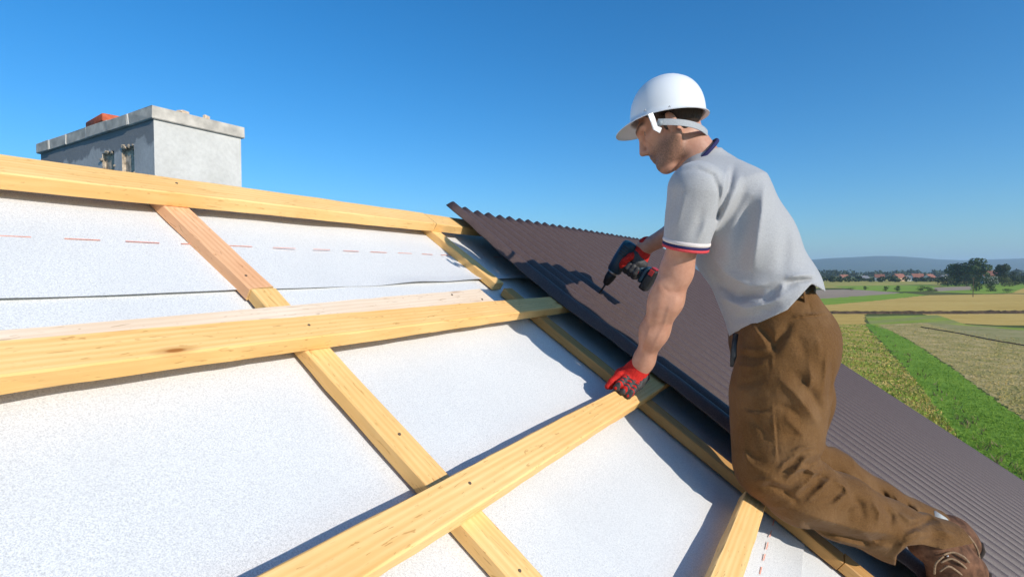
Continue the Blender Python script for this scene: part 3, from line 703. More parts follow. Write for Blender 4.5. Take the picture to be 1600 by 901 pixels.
sfold = [([(1062, 268), (1090, 264), (1114, 274), (1124, 300), (1121, 332), (1109, 366)], -.0055, 3.5),
 ([(1147, 258), (1139, 290), (1127, 322), (1116, 350)], -.0075, 4.5), ([(1136, 262), (1131, 296), (1122, 326)], .0060, 5), ([(1158, 268), (1148, 300), (1132, 335), (1112, 372)], .0060, 6), ([(1168, 290), (1150, 325), (1125, 365)], -.006, 6),
 ([(1196, 280), (1190, 330), (1181, 385), (1175, 428)], .0125, 13), ([(1172, 300), (1166, 350), (1158, 400), (1150, 430)], -.0115, 13), ([(1228, 340), (1226, 380), (1222, 430)], -.006, 10),
 ([(1096, 398), (1116, 432), (1150, 458), (1195, 464), (1226, 446), (1250, 440)], -.0125, 8), ([(1104, 430), (1128, 466), (1165, 482), (1205, 472), (1236, 455)], .0085, 8),
 ([(1112, 400), (1135, 430), (1170, 446), (1205, 444)], .0075, 9), ([(1120, 470), (1150, 496), (1190, 492), (1226, 474)], -.007, 6), ([(1150, 468), (1175, 458), (1206, 446)], -.006, 3.5), ([(1158, 476), (1186, 468), (1212, 456)], .006, 4), ([(1176, 486), (1198, 482), (1216, 472)], -.006, 4), ([(1214, 462), (1222, 450), (1226, 440)], .007, 5),
 ([(1226, 442), (1250, 438), (1272, 436)], -.009, 3.5), ([(1225, 434), (1250, 430), (1275, 430)], .006, 6),
 ([(1060, 285), (1056, 320), (1050, 350)], -.0035, 6), ([(1072, 300), (1062, 335), (1056, 366)], .0035, 6), ([(1098, 320), (1092, 350), (1080, 372)], -.004, 6), ([(1104, 340), (1098, 362), (1088, 380)], .0035, 5)]
Sf.warp(lambda P: folds(P, sfold, 1.50) + .0022 * wob(P, 21, 22, 6) + .0010 * wob(P, 22, 60, 6))
hx = [1040, 1100, 1120, 1148, 1180, 1230, 1256, 1268, 1300]; hy = [900, 590, 540, 519, 507, 484, 456, 443, 462]
def hem(P):
    px, py = proj(P); return np.where(P[..., 2] < ZC + .02, (py - np.interp(px, hx, hy)) / 590, -1)
Sf.clip(hem)
shirt = part('t_shirt', Sf.mesh('t_shirt'), 'shirt'); del Sf
# striped bands on the sleeve ends
def ring(name, c, ax, rad, tube_r, mat, parent, e_=None, n=36, flat=None):
    ax = Vector(ax).normalized(); e1 = (Vector(e_) - ax * Vector(e_).dot(ax)).normalized() if e_ is not None else ax.orthogonal().normalized(); e2 = ax.cross(e1); bm = bmesh.new(); k_ = 8; R = []
    rx, ry = rad if hasattr(rad, '__len__') else (rad, rad)
    for i in range(n):
        th = 2 * math.pi * i / n; d = e1 * math.cos(th) * rx + e2 * math.sin(th) * ry; o_ = d.normalized(); c0 = Vector(c) + d
        R.append([bm.verts.new(c0 + o_ * math.cos(2 * math.pi * j / k_) * tube_r * .6 + ax * math.sin(2 * math.pi * j / k_) * tube_r * (flat or 1)) for j in range(k_)])
    for i in range(n):
        for j in range(k_): bm.faces.new((R[i][j], R[(i + 1) % n][j], R[(i + 1) % n][(j + 1) % k_], R[i][(j + 1) % k_]))
    bmesh.ops.recalc_face_normals(bm, faces=bm.faces)
    return sub(name, bm, mat, parent)
axS = slE - at(1088, 296, 1.35); axS = axS / np.linalg.norm(axS)
for nm, off, mt, tr in (('white_stripe', -.0155, 'white_trim', .006), ('navy_stripe', -.0065, 'navy', .0042), ('red_stripe', .0005, 'red_trim', .0042)):
    ring(nm, slE + axS * off, axS, .0576, tr, mt, shirt)
axR = at(1099, 312, 1.87) - at(1112, 276, 1.66); ring('navy_stripe', at(1099, 312, 1.87), axR, .0605, .006, 'navy', shirt)
ring('collar', at(1092, 246, 1.52), (.72, 0.0, -.69), (.0655, .0730), .0054, 'navy', shirt, (-.69, 0, -.72))

# ---- trousers
Tf = Field([.55, 1.18, ZC - .86], [1.34, 1.86, ZC + .03], .0037)
Tf.seg(at(1211, 486, 1.48), at(1219, 528, 1.48), .104, .119, .04, Y, .142, .162)
Tf.seg(at(1219, 528, 1.48), at(1218, 560, 1.48), .119, .112, .04, Y, .162, .16)
Tf.chain([at(1226, 545, 1.40), at(1216, 620, 1.38), at(1212, 680, 1.365), at(1203, 726, 1.355)], [.113, .111, .101, .085], .04)
Tf.seg(at(1262, 516, 1.41), at(1258, 560, 1.41), .050, .046, .05)                       # seat
shank = [at(1202, 728, 1.352), at(1250, 764, 1.352), at(1310, 790, 1.355), at(1390, 828, 1.365), at(1446, 850, 1.372), at(1480, 860, 1.375)]
for i in range(5): Tf.seg(shank[i], shank[i + 1], [.081, .084, .080, .072, .071][i], [.084, .080, .072, .071, .076][i], .03, cut=0.0 if i == 4 else None)
Tf.chain([at(1234, 545, 1.58), at(1244, 620, 1.57), at(1240, 690, 1.56)], [.106, .096, .080], .03)
rs = [at(1236, 700, 1.56), at(1300, 742, 1.575), at(1370, 786, 1.59), at(1458, 826, 1.60)]
for i in range(3): Tf.seg(rs[i], rs[i + 1], [.074, .070, .064][i], [.070, .064, .060][i], .03, cut=0.0 if i == 2 else None)
tfold = [([(1172, 505), (1188, 526), (1205, 548)], .0075, 4), ([(1186, 506), (1200, 524), (1210, 542), (1226, 520), (1238, 500)], -.013, 7), ([(1207, 548), (1207, 582)], .003, 1.6), ([(1206, 622), (1210, 680), (1214, 726)], .0032, 1.6), ([(1210, 622), (1214, 680), (1218, 726)], -.002, 1.6),
 ([(1236, 497), (1262, 491), (1294, 489)], .0045, 1.8), ([(1236, 500), (1262, 494), (1294, 492)], -.0045, 1.6), ([(1262, 466), (1266, 480), (1268, 492)], -.002, 1.5),
 ([(1156, 542), (1180, 548), (1204, 546)], .005, 5), ([(1152, 552), (1180, 558), (1205, 556)], -.005, 4), ([(1150, 570), (1178, 574), (1202, 566)], .004, 5), ([(1150, 600), (1176, 598), (1200, 586)], -.004, 6),
 ([(1214, 588), (1240, 612), (1264, 640), (1281, 668)], .0115, 9), ([(1232, 578), (1258, 602), (1274, 628), (1286, 652)], -.0115, 8), ([(1262, 560), (1268, 590), (1262, 606), (1246, 596)], .0085, 8), ([(1292, 540), (1290, 580), (1284, 620)], .006, 6), ([(1300, 560), (1297, 600), (1292, 640)], -.005, 4),
 ([(1160, 636), (1182, 642), (1204, 640)], -.0045, 3), ([(1162, 642), (1184, 647), (1204, 645)], .004, 3), ([(1212, 632), (1236, 640), (1258, 660)], -.006, 6), ([(1160, 690), (1178, 712), (1200, 722)], -.005, 7), ([(1160, 705), (1176, 728), (1206, 742)], .005, 6), ([(1220, 690), (1240, 680), (1270, 684)], -.005, 7),
 ([(1216, 748), (1234, 728), (1248, 710), (1266, 702)], -.003, 3), ([(1222, 756), (1244, 734), (1258, 716), (1280, 706)], .009, 5), ([(1228, 764), (1254, 742), (1270, 722), (1288, 714)], -.003, 3), ([(1240, 772), (1264, 750), (1280, 730)], .009, 5), ([(1246, 780), (1274, 756), (1292, 734)], -.003, 3), ([(1258, 786), (1284, 762), (1302, 742)], .010, 5), ([(1234, 706), (1250, 700), (1276, 694)], .009, 4), ([(1180, 762), (1206, 758), (1232, 770), (1250, 790)], -.008, 4.5), ([(1176, 752), (1206, 748), (1226, 756)], .007, 5), ([(1270, 792), (1300, 778), (1322, 756)], -.006, 6),
 ([(1236, 796), (1290, 812), (1350, 828), (1404, 834)], .010, 9), ([(1246, 812), (1300, 832), (1356, 844), (1408, 842)], -.014, 6), ([(1330, 770), (1344, 790), (1350, 812)], -.007, 6), ([(1362, 782), (1374, 800), (1370, 822)], .008, 6), ([(1380, 790), (1392, 806), (1392, 824)], -.009, 5), ([(1404, 800), (1420, 812), (1440, 812)], .009, 5), ([(1398, 826), (1424, 824), (1452, 812), (1470, 814)], -.008, 5), ([(1398, 868), (1412, 850), (1434, 838), (1460, 836)], .010, 6), ([(1300, 748), (1320, 760), (1326, 776)], .007, 5), ([(1448, 862), (1470, 856), (1490, 858)], .006, 6)]
far = [([(1310, 735), (1322, 748), (1326, 766)], -.010, 4), ([(1375, 764), (1384, 776), (1380, 792)], -.011, 4), ([(1396, 772), (1406, 786), (1400, 800)], .009, 4), ([(1412, 780), (1420, 794), (1410, 806)], -.011, 4), ([(1428, 788), (1436, 800), (1426, 814)], .009, 4), ([(1288, 670), (1294, 690), (1290, 700)], -.009, 5)]
tfold += [([(1214, 740), (1226, 722), (1240, 714), (1254, 700)], .006, 3), ([(1244, 716), (1262, 726), (1284, 722)], -.0035, 2.5), ([(1236, 734), (1256, 730), (1272, 738), (1296, 734)], .007, 3), ([(1262, 748), (1284, 744), (1306, 752)], -.0035, 2.5), ([(1300, 790), (1316, 776), (1336, 770)], .006, 5), ([(1320, 800), (1336, 786), (1356, 784)], -.005, 4), ([(1410, 842), (1430, 830), (1456, 832)], .007, 4), ([(1436, 846), (1458, 838), (1486, 842)], -.006, 4), ([(1460, 826), (1478, 832), (1496, 838)], .006, 4), ([(1346, 836), (1372, 850), (1396, 856)], .006, 5), ([(1170, 655), (1190, 668), (1204, 690)], -.004, 6), ([(1224, 650), (1244, 668), (1262, 690)], .006, 7), ([(1158, 668), (1164, 700), (1168, 736)], .004, 5), ([(1240, 520), (1254, 540), (1262, 566)], -.005, 8), ([(1270, 514), (1280, 540), (1280, 570)], .004, 8)]
def tw(P):
    n_ = folds(P, tfold, 1.42); px, py = proj(P); fr = np.zeros(len(P)); m = (P[:, 1] > 1.44) & (P[:, 1] < 1.62)
    if m.any(): fr[m] = folds(P[m], far, 1.75)
    k1 = np.exp(-((px - 1258) / 46) ** 2 - ((py - 745) / 34) ** 2) + .8 * np.exp(-((px - 1420) / 46) ** 2 - ((py - 830) / 36) ** 2) + .22
    cr = 1 - np.abs(wob(P, 33, 44, 4, (1, .5, 1))) * 3.2; cr2 = 1 - np.abs(wob(P, 34, 60, 4, (.6, .5, 1.2))) * 3.2
    return n_ + fr + .0026 * wob(P, 31, 24, 6) + .0011 * wob(P, 32, 70, 6) + k1 * (.0042 * np.clip(cr, -.5, 1) + .0026 * np.clip(cr2, -.5, 1))
Tf.warp(tw); wx = [1100, 1150, 1262, 1290, 1330]; wy = [522, 500, 441, 446, 452]
Tf.clip(lambda P: np.where(P[..., 2] < ZC - .2, -1, (np.interp(proj(P)[0], wx, wy) - proj(P)[1]) / 560))
lx_, ly_ = [1300, 1385, 1400, 1418, 1440, 1475, 1512, 1600], [1300, 1300, 868, 852, 850, 858, 850, 840]
Tf.clip(lambda P: np.where((P[..., 1] < 1.47) & (proj(P)[0] > 1386), (proj(P)[1] - np.interp(proj(P)[0], lx_, ly_)) / 600, -1))
tro = part('trousers', Tf.mesh('trousers'), 'trousers'); del Tf
bm = bmesh.new(); bmesh.ops.create_cone(bm, cap_ends=True, segments=14, radius1=.0062, radius2=.0055, depth=.004, matrix=Matrix.Translation(at(1270, 505, 1.327)) @ Vector((.35, -1, .2)).to_track_quat('Z', 'Y').to_matrix().to_4x4()); bevel_all(bm, .001, 1); sub('button', bm, 'tool_black', tro)
bm = bmesh.new(); tube(bm, [at(1150, 522, 1.40), at(1147, 540, 1.385), at(1146, 556, 1.38), at(1143, 573, 1.38)], [.007, .007, .0085, .004], 8, squash=(Vector((.3, 1, 0)).normalized(), .3)); sub('hanging_strap', bm, 'tool_black', tro)
# belt seen at the small of the back, with a loop
bp = [at(1232, 470, 1.335), at(1252, 455, 1.345), at(1264, 451, 1.385), at(1271, 452, 1.44), at(1272, 453, 1.5)]
bm = bmesh.new(); tube(bm, bp, .013, 10, squash=(Vector((1, -.6, 0)).normalized(), .45)); sub('belt', bm, 'belt', tro)
for x, y, d in ((1257, 462, 1.355), (1270, 461, 1.42)):
    bm = bmesh.new(); tube(bm, [at(x - 2, y - 14, d - .012), at(x, y, d - .016), at(x + 1, y + 14, d - .006)], .006, 8, squash=(Vector((1, -.8, 0)).normalized(), .4)); sub('belt_loop', bm, 'trousers', tro)

# ---- boots
def boot(pts, lab):
    shaft0, shaft1, heel, ball, toe, d = pts
    Bf = Field(np.min([shaft0, shaft1, heel, ball, toe], 0) - .09, np.max([shaft0, shaft1, heel, ball, toe], 0) + .09, .0036)
    Bf.seg(shaft0, shaft1, .050, .050, .02); Bf.seg(shaft1, heel, .048, .040, .025); Bf.seg(heel, ball, .038, .040, .03); Bf.seg(shaft1, ball, .040, .040, .03); Bf.seg(ball, toe, .041, .034, .02, (0, 1, 0), .05, .044)
    Bf.warp(lambda P: .0018 * wob(P, 51, 60, 6) + .0012 * np.clip(wob(P, 52, 130, 5), -.2, 1))
    o = part('boot', Bf.mesh('boot'), 'leather'); del Bf
    s_dir = np.cross(ball - heel, (0, 1, 0)); s_dir = s_dir / np.linalg.norm(s_dir)
    if s_dir[0] < 0: s_dir = -s_dir
    bm = bmesh.new(); tube(bm, [heel - (ball - heel) * .25 + s_dir * .036, heel + s_dir * .040, heel * .5 + ball * .5 + s_dir * .036, ball + s_dir * .040, toe + s_dir * .034], [.030, .040, .034, .046, .034], 16, squash=(Vector(s_dir), .32)); sub('sole', bm, 'rubber', o)
    return o, s_dir
bo, sd = boot([at(1450, 846, 1.372), at(1484, 872, 1.372), at(1508, 888, 1.372), at(1478, 940, 1.355), at(1450, 958, 1.345), 0], '')
for k, (x, y) in enumerate(((1480, 868), (1494, 872), (1508, 875), (1478, 884), (1491, 888), (1500, 892))):
    bm = bmesh.new(); bmesh.ops.create_uvsphere(bm, u_segments=10, v_segments=6, radius=.0032, matrix=Matrix.Translation(at(x, y, 1.322 + .004 * (k % 3)))); sub('eyelet', bm, 'steel', bo)
def curve(P, n=6):
    P = [np.array(p, float) for p in P]; P = [2 * P[0] - P[1]] + P + [2 * P[-1] - P[-2]]; out = []
    for i in range(1, len(P) - 2):
        for t in np.linspace(0, 1, n, endpoint=False): out.append(.5 * (2 * P[i] + (P[i + 1] - P[i - 1]) * t + (2 * P[i - 1] - 5 * P[i] + 4 * P[i + 1] - P[i + 2]) * t * t + (3 * P[i] - P[i - 1] - 3 * P[i + 1] + P[i + 2]) * t ** 3))
    return out + [P[-2]]
lp = [[(1474, 866), (1488, 862), (1504, 868), (1514, 878)], [(1470, 878), (1486, 872), (1502, 880), (1512, 890)], [(1468, 892), (1482, 884), (1496, 892), (1506, 900)], [(1498, 828), (1514, 838), (1526, 856), (1530, 876), (1522, 892)], [(1474, 868), (1462, 880), (1460, 896)]]
for k, L in enumerate(lp):
    bm = bmesh.new(); tube(bm, curve([at(x, y, 1.3165 + .004 * math.sin(i * 2 + k) + (.035 if k == 3 else 0)) for i, (x, y) in enumerate(L)]), .0026, 6); sub('lace', bm, 'lace', bo)
bo2, _ = boot([at(1456, 824, 1.60), at(1486, 834, 1.60), at(1502, 846, 1.60), at(1490, 890, 1.575), at(1472, 908, 1.565), 0], '')
bm = bmesh.new(); tube(bm, [at(1450, 816, 1.575), at(1464, 810, 1.565), at(1472, 816, 1.565)], [.02, .024, .02], 10); part('sock', bm, 'sock')

# ---- gloves
Gl = Field(wr(1.55, .26, .12) - .14, wr(1.50, .26, .10) + .14, .0024)
FB = ((.236, .232, .231, .88), (.2525, .2505, .249, 1.0), (.269, .2695, .270, 1.05), (.2855, .291, .294, .96))      # little, ring, middle, index finger
def finger(b0, b1, b2, k, e=0.0): 
    hh = .0 if b0 < .28 else -.014
    return [wr(1.524, b0 - e, .102), wr(1.524 - .026 * k, b1 - e, .1035 + hh * .4), wr(1.524 - .047 * k, b2, .0885 + hh), wr(1.524 - .056 * k, b2, .0745 + hh * 1.2)]
Gl.seg(wrL + (wrL - wr(1.522, .262, .10)) * .10, wr(1.540, .262, .135), .0300, .0275, .015); Gl.seg(wr(1.542, .262, .134), wr(1.520, .261, .104), .023, .021, .02, U_, .031, .036)
for q in FB: Gl.chain(finger(*q), [.0122, .0108, .0098, .0090], .006)
Gl.chain([wr(1.545, .284, .120), wr(1.532, .298, .092), wr(1.514, .297, .064), wr(1.504, .294, .050)], [.016, .0122, .0108, .0096], .012)
Gl.warp(lambda P: .0010 * wob(P, 61, 150, 6) + .0008 * np.sin(((P - O_) @ N_) * 900) * (((P - O_) @ N_) > .145))
gl = part('glove', Gl.mesh('glove'), 'glove_red'); del Gl
Gp = Field(wr(1.55, .24, .12) - .13, wr(1.48, .24, .10) + .13, .0026)
Gp.seg(wr(1.540, .232, .130), wr(1.520, .233, .104), .0125, .0145, .01)
for q in FB[:3]: Gp.chain(finger(*q, .0022), [.0126, .0113, .0104, .0096], .005)
Gp.warp(lambda P: .0014 * np.sin(((P - O_) @ R_) * 620))
sub('rubber_coating', Gp.mesh('rubber_coating'), 'glove_dark', gl); del Gp

Gr = Field(dw(0, -.06, .2) - .13, dw(0, -.06, .22) + .13, .0026)
Gr.seg(dw(.017, -.053, .285), dw(.014, -.056, .238), .034, .030, .015); Gr.seg(dw(.014, -.056, .24), dw(.012, -.062, .205), .024, .028, .02, U_, .034, .044)
for i in range(4):
    u = -.030 - .0205 * i; k = (1.0, 1.05, 1.0, .88)[i]
    Gr.chain([dw(.030, u, .205), dw(.034, u, .172), dw(.014, u, .150), dw(-.018, u, .150), dw(-.032, u, .166), dw(-.031, u - .001, .166 + .018 * k)], [.0125, .0118, .0112, .0108, .0102, .0095], .006)
Gr.chain([dw(.0, -.046, .228), dw(-.028, -.036, .212), dw(-.038, -.028, .186), dw(-.037, -.024, .166)], [.016, .0135, .0118, .0100], .010)
Gr.warp(lambda P: .0010 * wob(P, 71, 150, 6))
gr = part('glove', Gr.mesh('glove'), 'glove_red'); del Gr
Gp = Field(dw(0, -.06, .2) - .11, dw(0, -.06, .2) + .11, .0028)
Gp.seg(dw(.012, -.05, .236), dw(.010, -.064, .206), .0255, .0295, .02, U_, .0355, .0455)
Gp.seg(dw(-.010, -.048, .222), dw(-.012, -.070, .205), .018, .020, .02)
for i in range(4):
    u = -.030 - .0205 * i
    Gp.chain([dw(.034, u, .172), dw(.014, u, .1495), dw(-.018, u, .1495), dw(-.0325, u, .166), dw(-.0315, u, .186)], [.0124, .0118, .0114, .0108, .0104], .005)
sub('rubber_coating', Gp.mesh('rubber_coating'), 'glove_dark', gr); del Gp

# ---- hard hat
HH = frame(math.radians(26), math.radians(5)); HHC = at(1045, 185, 1.50)
def hh(f, l, u): return HHC + f * HH[0] + l * HH[1] + u * HH[2]
def shell_mesh():
    nt, nv = 72, 22; V, Fc = [], []
    def pt(th, v, off):
        c, s = math.cos(th), math.sin(th); lx = .107 if c > 0 else .100; ly = .092
        if v <= 1:                                              # dome
            a = v * math.pi / 2; rr = math.sin(a) ** .92; z = .117 * math.cos(a) ** .86
            f, l = c * lx * rr, s * ly * rr
            z += .0045 * math.exp(-(l / .011) ** 2) * (1 - v) ** .3 * (1 if v < .93 else 0) + .0025 * (math.exp(-((abs(l) - .036) / .007) ** 2)) * max(0, 1 - v * 1.1) ** .3
            return f * (1 - off / .12), l * (1 - off / .11), z - off
        e = v - 1; peak = max(0, (c - .25) / .75) ** 1.1; w = .008 + .036 * peak    # rim, running out into the peak
        dr = -.004 - .024 * peak ** 1.3
        return c * (lx + w * e) , s * (ly + w * e * .8), dr * e ** 1.2 - off * .6
    vs_ = list(np.linspace(0.0, 1, nv)) + [1.12, 1.35, 1.7, 2.0]
    for off in (0, .0028):
        for v in vs_:
            for k in range(nt): V.append(hh(*pt(2 * math.pi * k / nt, max(v, .004), off)))
    m = len(vs_)
    for s_ in (0, 1):
        b0 = s_ * m * nt
        for i in range(m - 1):
            for k in range(nt):
                q = (b0 + i * nt + k, b0 + i * nt + (k + 1) % nt, b0 + (i + 1) * nt + (k + 1) % nt, b0 + (i + 1) * nt + k); Fc.append(q if s_ else q[::-1])
        Fc.append([b0 + k for k in range(nt)][::(-1 if s_ else 1)])
    for k in range(nt): a, b = (m - 1) * nt + k, (m - 1) * nt + (k + 1) % nt; Fc.append((a, b, b + m * nt, a + m * nt))
    return pydata('shell', V, Fc)
hat = part('hard_hat', shell_mesh(), 'helmet')
bm = bmesh.new(); bmesh.ops.recalc_face_normals(bm, faces=bm.faces); bm.free()
def ribbon(name, pts, w, th, mat, parent, up):
    bm = bmesh.new(); pts = [Vector(p) for p in pts]; R = []
    for i, p in enumerate(pts):
        tg = (pts[min(i + 1, len(pts) - 1)] - pts[max(0, i - 1)]).normalized(); u = (Vector(up) - tg * Vector(up).dot(tg)).normalized(); n = tg.cross(u)
        R.append([bm.verts.new(p + u * a * w / 2 + n * b * th / 2) for a, b in ((-1, -1), (1, -1), (1, 1), (-1, 1))])
    for i in range(len(R) - 1):
        for j in range(4): bm.faces.new((R[i][j], R[i][(j + 1) % 4], R[i + 1][(j + 1) % 4], R[i + 1][j]))
    bm.faces.new(R[0][::-1]); bm.faces.new(R[-1]); bmesh.ops.recalc_face_normals(bm, faces=bm.faces); return sub(name, bm, mat, parent, False)
def arc(p0, p1, p2, n=14):
    p0, p1, p2 = map(np.array, (p0, p1, p2)); return [(1 - t) ** 2 * p0 + 2 * t * (1 - t) * p1 + t * t * p2 for t in np.linspace(0, 1, n)]
ribbon('nape_strap', arc(at(1028, 191, 1.418), at(1092, 188, 1.385), at(1105, 209, 1.49)), .0165, .003, 'strap', hat, (0, 0, 1))
ribbon('nape_strap', arc(at(1103, 208, 1.50), at(1106, 212, 1.56), at(1090, 200, 1.62), 8), .0165, .003, 'strap', hat, (0, 0, 1))
ribbon('harness_arm', [at(1016, 178, 1.405), at(1020, 188, 1.405), at(1024, 200, 1.412), at(1032, 204, 1.418)], .0135, .005, 'helmet', hat, (.9, .2, .3))
bm = bmesh.new(); bmesh.ops.create_cone(bm, cap_ends=True, segments=16, radius1=.0085, radius2=.0075, depth=.006, matrix=Matrix.Translation(at(1031, 192, 1.411)) @ Vector((-.3, -1, 0)).to_track_quat('Z', 'Y').to_matrix().to_4x4()); sub('strap_clip', bm, 'grey_plastic', hat)
for x, y, d, s in ((1046, 166.5, 1.394, .006), (1008, 172, 1.405, .006)):        # small grey moulded marks on the shell
    bm = bmesh.new(); bmesh.ops.create_cone(bm, cap_ends=True, segments=3, radius1=s * .7, radius2=s * .6, depth=.002, matrix=Matrix.Translation(at(x, y, d)) @ Vector((-.1, -1, .25)).to_track_quat('Z', 'Y').to_matrix().to_4x4()); sub('moulded_mark', bm, 'strap', hat)

# ------------------------------------------------------------------ cordless drill
DM = Matrix.Translation(T0) @ ROT
dr = empty('cordless_drill', T0); dr.matrix_world = DM; tag(dr, 'dark blue cordless drill with red battery held against the brown sheet', 'drill')
def lathe(prof, n=20, sy=1.0):
    bm = bmesh.new(); R = []
    for z, r_ in prof: R.append([bm.verts.new((r_ * math.cos(2 * math.pi * k / n), r_ * sy * math.sin(2 * math.pi * k / n), z)) for k in range(n)])
    for i in range(len(R) - 1):
        for k in range(n): bm.faces.new((R[i][k], R[i][(k + 1) % n], R[i + 1][(k + 1) % n], R[i + 1][k]))
    bm.faces.new(R[0][::-1]); bm.faces.new(R[-1]); return bm
def dp(name, bm, mat, par=None, smooth=True): return obj(name, bm, M[mat], par or dr, smooth)
dp('drill_bit', lathe([(-.006, .0012), (.002, .0038), (.03, .0040), (.052, .0042)], 10), 'tool_black')
dp('chuck', lathe([(.046, .008), (.050, .013), (.058, .0165), (.072, .0195), (.076, .0215), (.100, .0225), (.104, .0205)], 20), 'tool_black')
dp('chuck_collar', lathe([(.104, .0225), (.110, .0245), (.114, .0245), (.116, .022)], 20), 'steel')
hb = dp('body', lathe([(.114, .0255), (.120, .029), (.150, .031), (.170, .0325), (.215, .033), (.245, .0315), (.256, .027), (.260, .018)], 24, 1.08), 'tool_blue')
for k in range(4):
    bm = bmesh.new(); box(bm, (-.0325, .0, .20 + .012 * k), (.003, .030, .004)); obj('vent_slot', bm, M['tool_black'], hb)
bm = bmesh.new(); tube(bm, [(0, -.01, .19), (0, -.05, .187), (0, -.09, .184), (0, -.115, .182)], [.024, .0205, .0195, .023], 14); dp('handle', bm, 'tool_blue')
bm = bmesh.new(); box(bm, (0, -.036, .158), (.016, .026, .016)); bevel_all(bm, .004, 2); dp('trigger', bm, 'tool_red')
bm = bmesh.new(); box(bm, (0, -.124, .180), (.056, .020, .074)); bevel_all(bm, .007, 3); dp('battery_shoe', bm, 'tool_blue')
bm = bmesh.new(); box(bm, (0, -.150, .172), (.062, .034, .098)); bevel_all(bm, .008, 3); bt = dp('battery', bm, 'tool_black')
bm = bmesh.new(); box(bm, (-.0300, -.147, .205), (.006, .022, .026)); bevel_all(bm, .003, 2); obj('battery_latch', bm, M['tool_red'], bt)
bm = bmesh.new(); box(bm, (0, -.147, .2235), (.048, .024, .006)); bevel_all(bm, .002, 2); obj('battery_latch', bm, M['tool_red'], bt)

# ------------------------------------------------------------------ village, trees and bushes
M['wall_white'] = simple('village_render', (0.68, 0.65, 0.60), 0.9, 0.05, 1.0); M['roof_red'] = simple('village_tiles', (0.30, 0.12, 0.08), 0.85, 0.2, 2.0); M['roof_grey'] = simple('village_slate', (0.20, 0.20, 0.21), 0.8, 0.2, 2.0)
M['wall_ochre'] = simple('village_ochre', (0.52, 0.36, 0.22), 0.9, 0.08, 1.0)
def leaf_mat(name, lo, hi):
    t = NT(name); g = t.new('ObjectInfo'); f = t.noise(t.coord(), .8, 4); f2 = t.new('Attribute', _attribute_name='tone').outputs['Fac']
    return t.done(t.ramp(t.math('ADD', t.math('MULTIPLY', f, .4), t.math('MULTIPLY', f2, .6)), [(.25, lo), (.75, hi)]), .7, .2)
M['leaf'] = leaf_mat('leaves', (0.022, 0.045, 0.012), (0.075, 0.115, 0.026)); M['leaf_dark'] = leaf_mat('leaves_dark', (0.014, 0.028, 0.010), (0.045, 0.07, 0.02)); M['leaf_pale'] = leaf_mat('leaves_pale', (0.06, 0.08, 0.02), (0.15, 0.16, 0.045))
M['bark'] = simple('bark', (0.10, 0.07, 0.045), 0.9, 0.3, 3.0)
def crown_mesh(blobs, n, size, seed):
    r = np.random.default_rng(seed); V, Fc, T = [], [], []
    vol = np.array([b[3] * b[4] * b[5] for b in blobs]) ** .67; vol /= vol.sum()
    for k in range(n):
        cx, cy, cz, rx, ry, rz = blobs[r.choice(len(blobs), p=vol)]
        d = r.normal(size=3); d /= np.linalg.norm(d); q = r.uniform(.55, 1.05) ** .5
        p = np.array([cx + d[0] * rx * q, cy + d[1] * ry * q, cz + d[2] * rz * q])
        if p[2] < .15: continue
        a = r.normal(size=3); a /= np.linalg.norm(a); b = np.cross(a, d); b /= np.linalg.norm(b) + 1e-9; s = size * r.uniform(.6, 1.4); i = len(V)
        V += [p + a * s, p + b * s * .7, p - a * s, p - b * s * .7]; Fc.append((i, i + 1, i + 2, i + 3)); T += [r.uniform()] * 4
    me = pydata('crown', V, Fc); t_ = me.attributes.new('tone', 'FLOAT', 'POINT'); t_.data.foreach_set('value', np.array(T, np.float32)); return me
def tree(name, px, py, dist, H, W, mat, label, group, seed, trunk=.25, n=1400, lobes=7, cat='tree'):
    x = (px - 800) / FPX * dist; r = np.random.default_rng(seed); o = empty(name, (x, dist, 0)); tag(o, label, cat, group)
    bl = []
    for k in range(lobes):
        th = r.uniform(0, 6.28); q = r.uniform(0, .5); z = r.uniform(trunk + .12, .86); w = (1 - abs(z - .5) * .9)
        bl.append((math.cos(th) * W * q * w, math.sin(th) * W * q * w, z * H, W * r.uniform(.22, .36), W * r.uniform(.22, .36), H * r.uniform(.12, .22)))
    bl.append((0, 0, H * .5, W * .34, W * .34, H * .42))
    obj('crown', crown_mesh(bl, n, H * .035, seed), M[mat], o)
    bm = bmesh.new(); tube(bm, [(0, 0, -.1), (.02 * W, 0, H * .25), (-.02 * W, .02 * W, H * .5), (0, 0, H * .75)], [H * .03, H * .024, H * .016, H * .006], 8)
    for k in range(5):
        th = k * 1.3; tube(bm, [(0, 0, H * (.3 + .07 * k)), (math.cos(th) * W * .3, math.sin(th) * W * .3, H * (.45 + .08 * k))], [H * .012, H * .004], 5)
    obj('trunk', bm, M['bark'], o); return o
GB = 'bushes along the field edge'; GT = 'trees of the far copse'
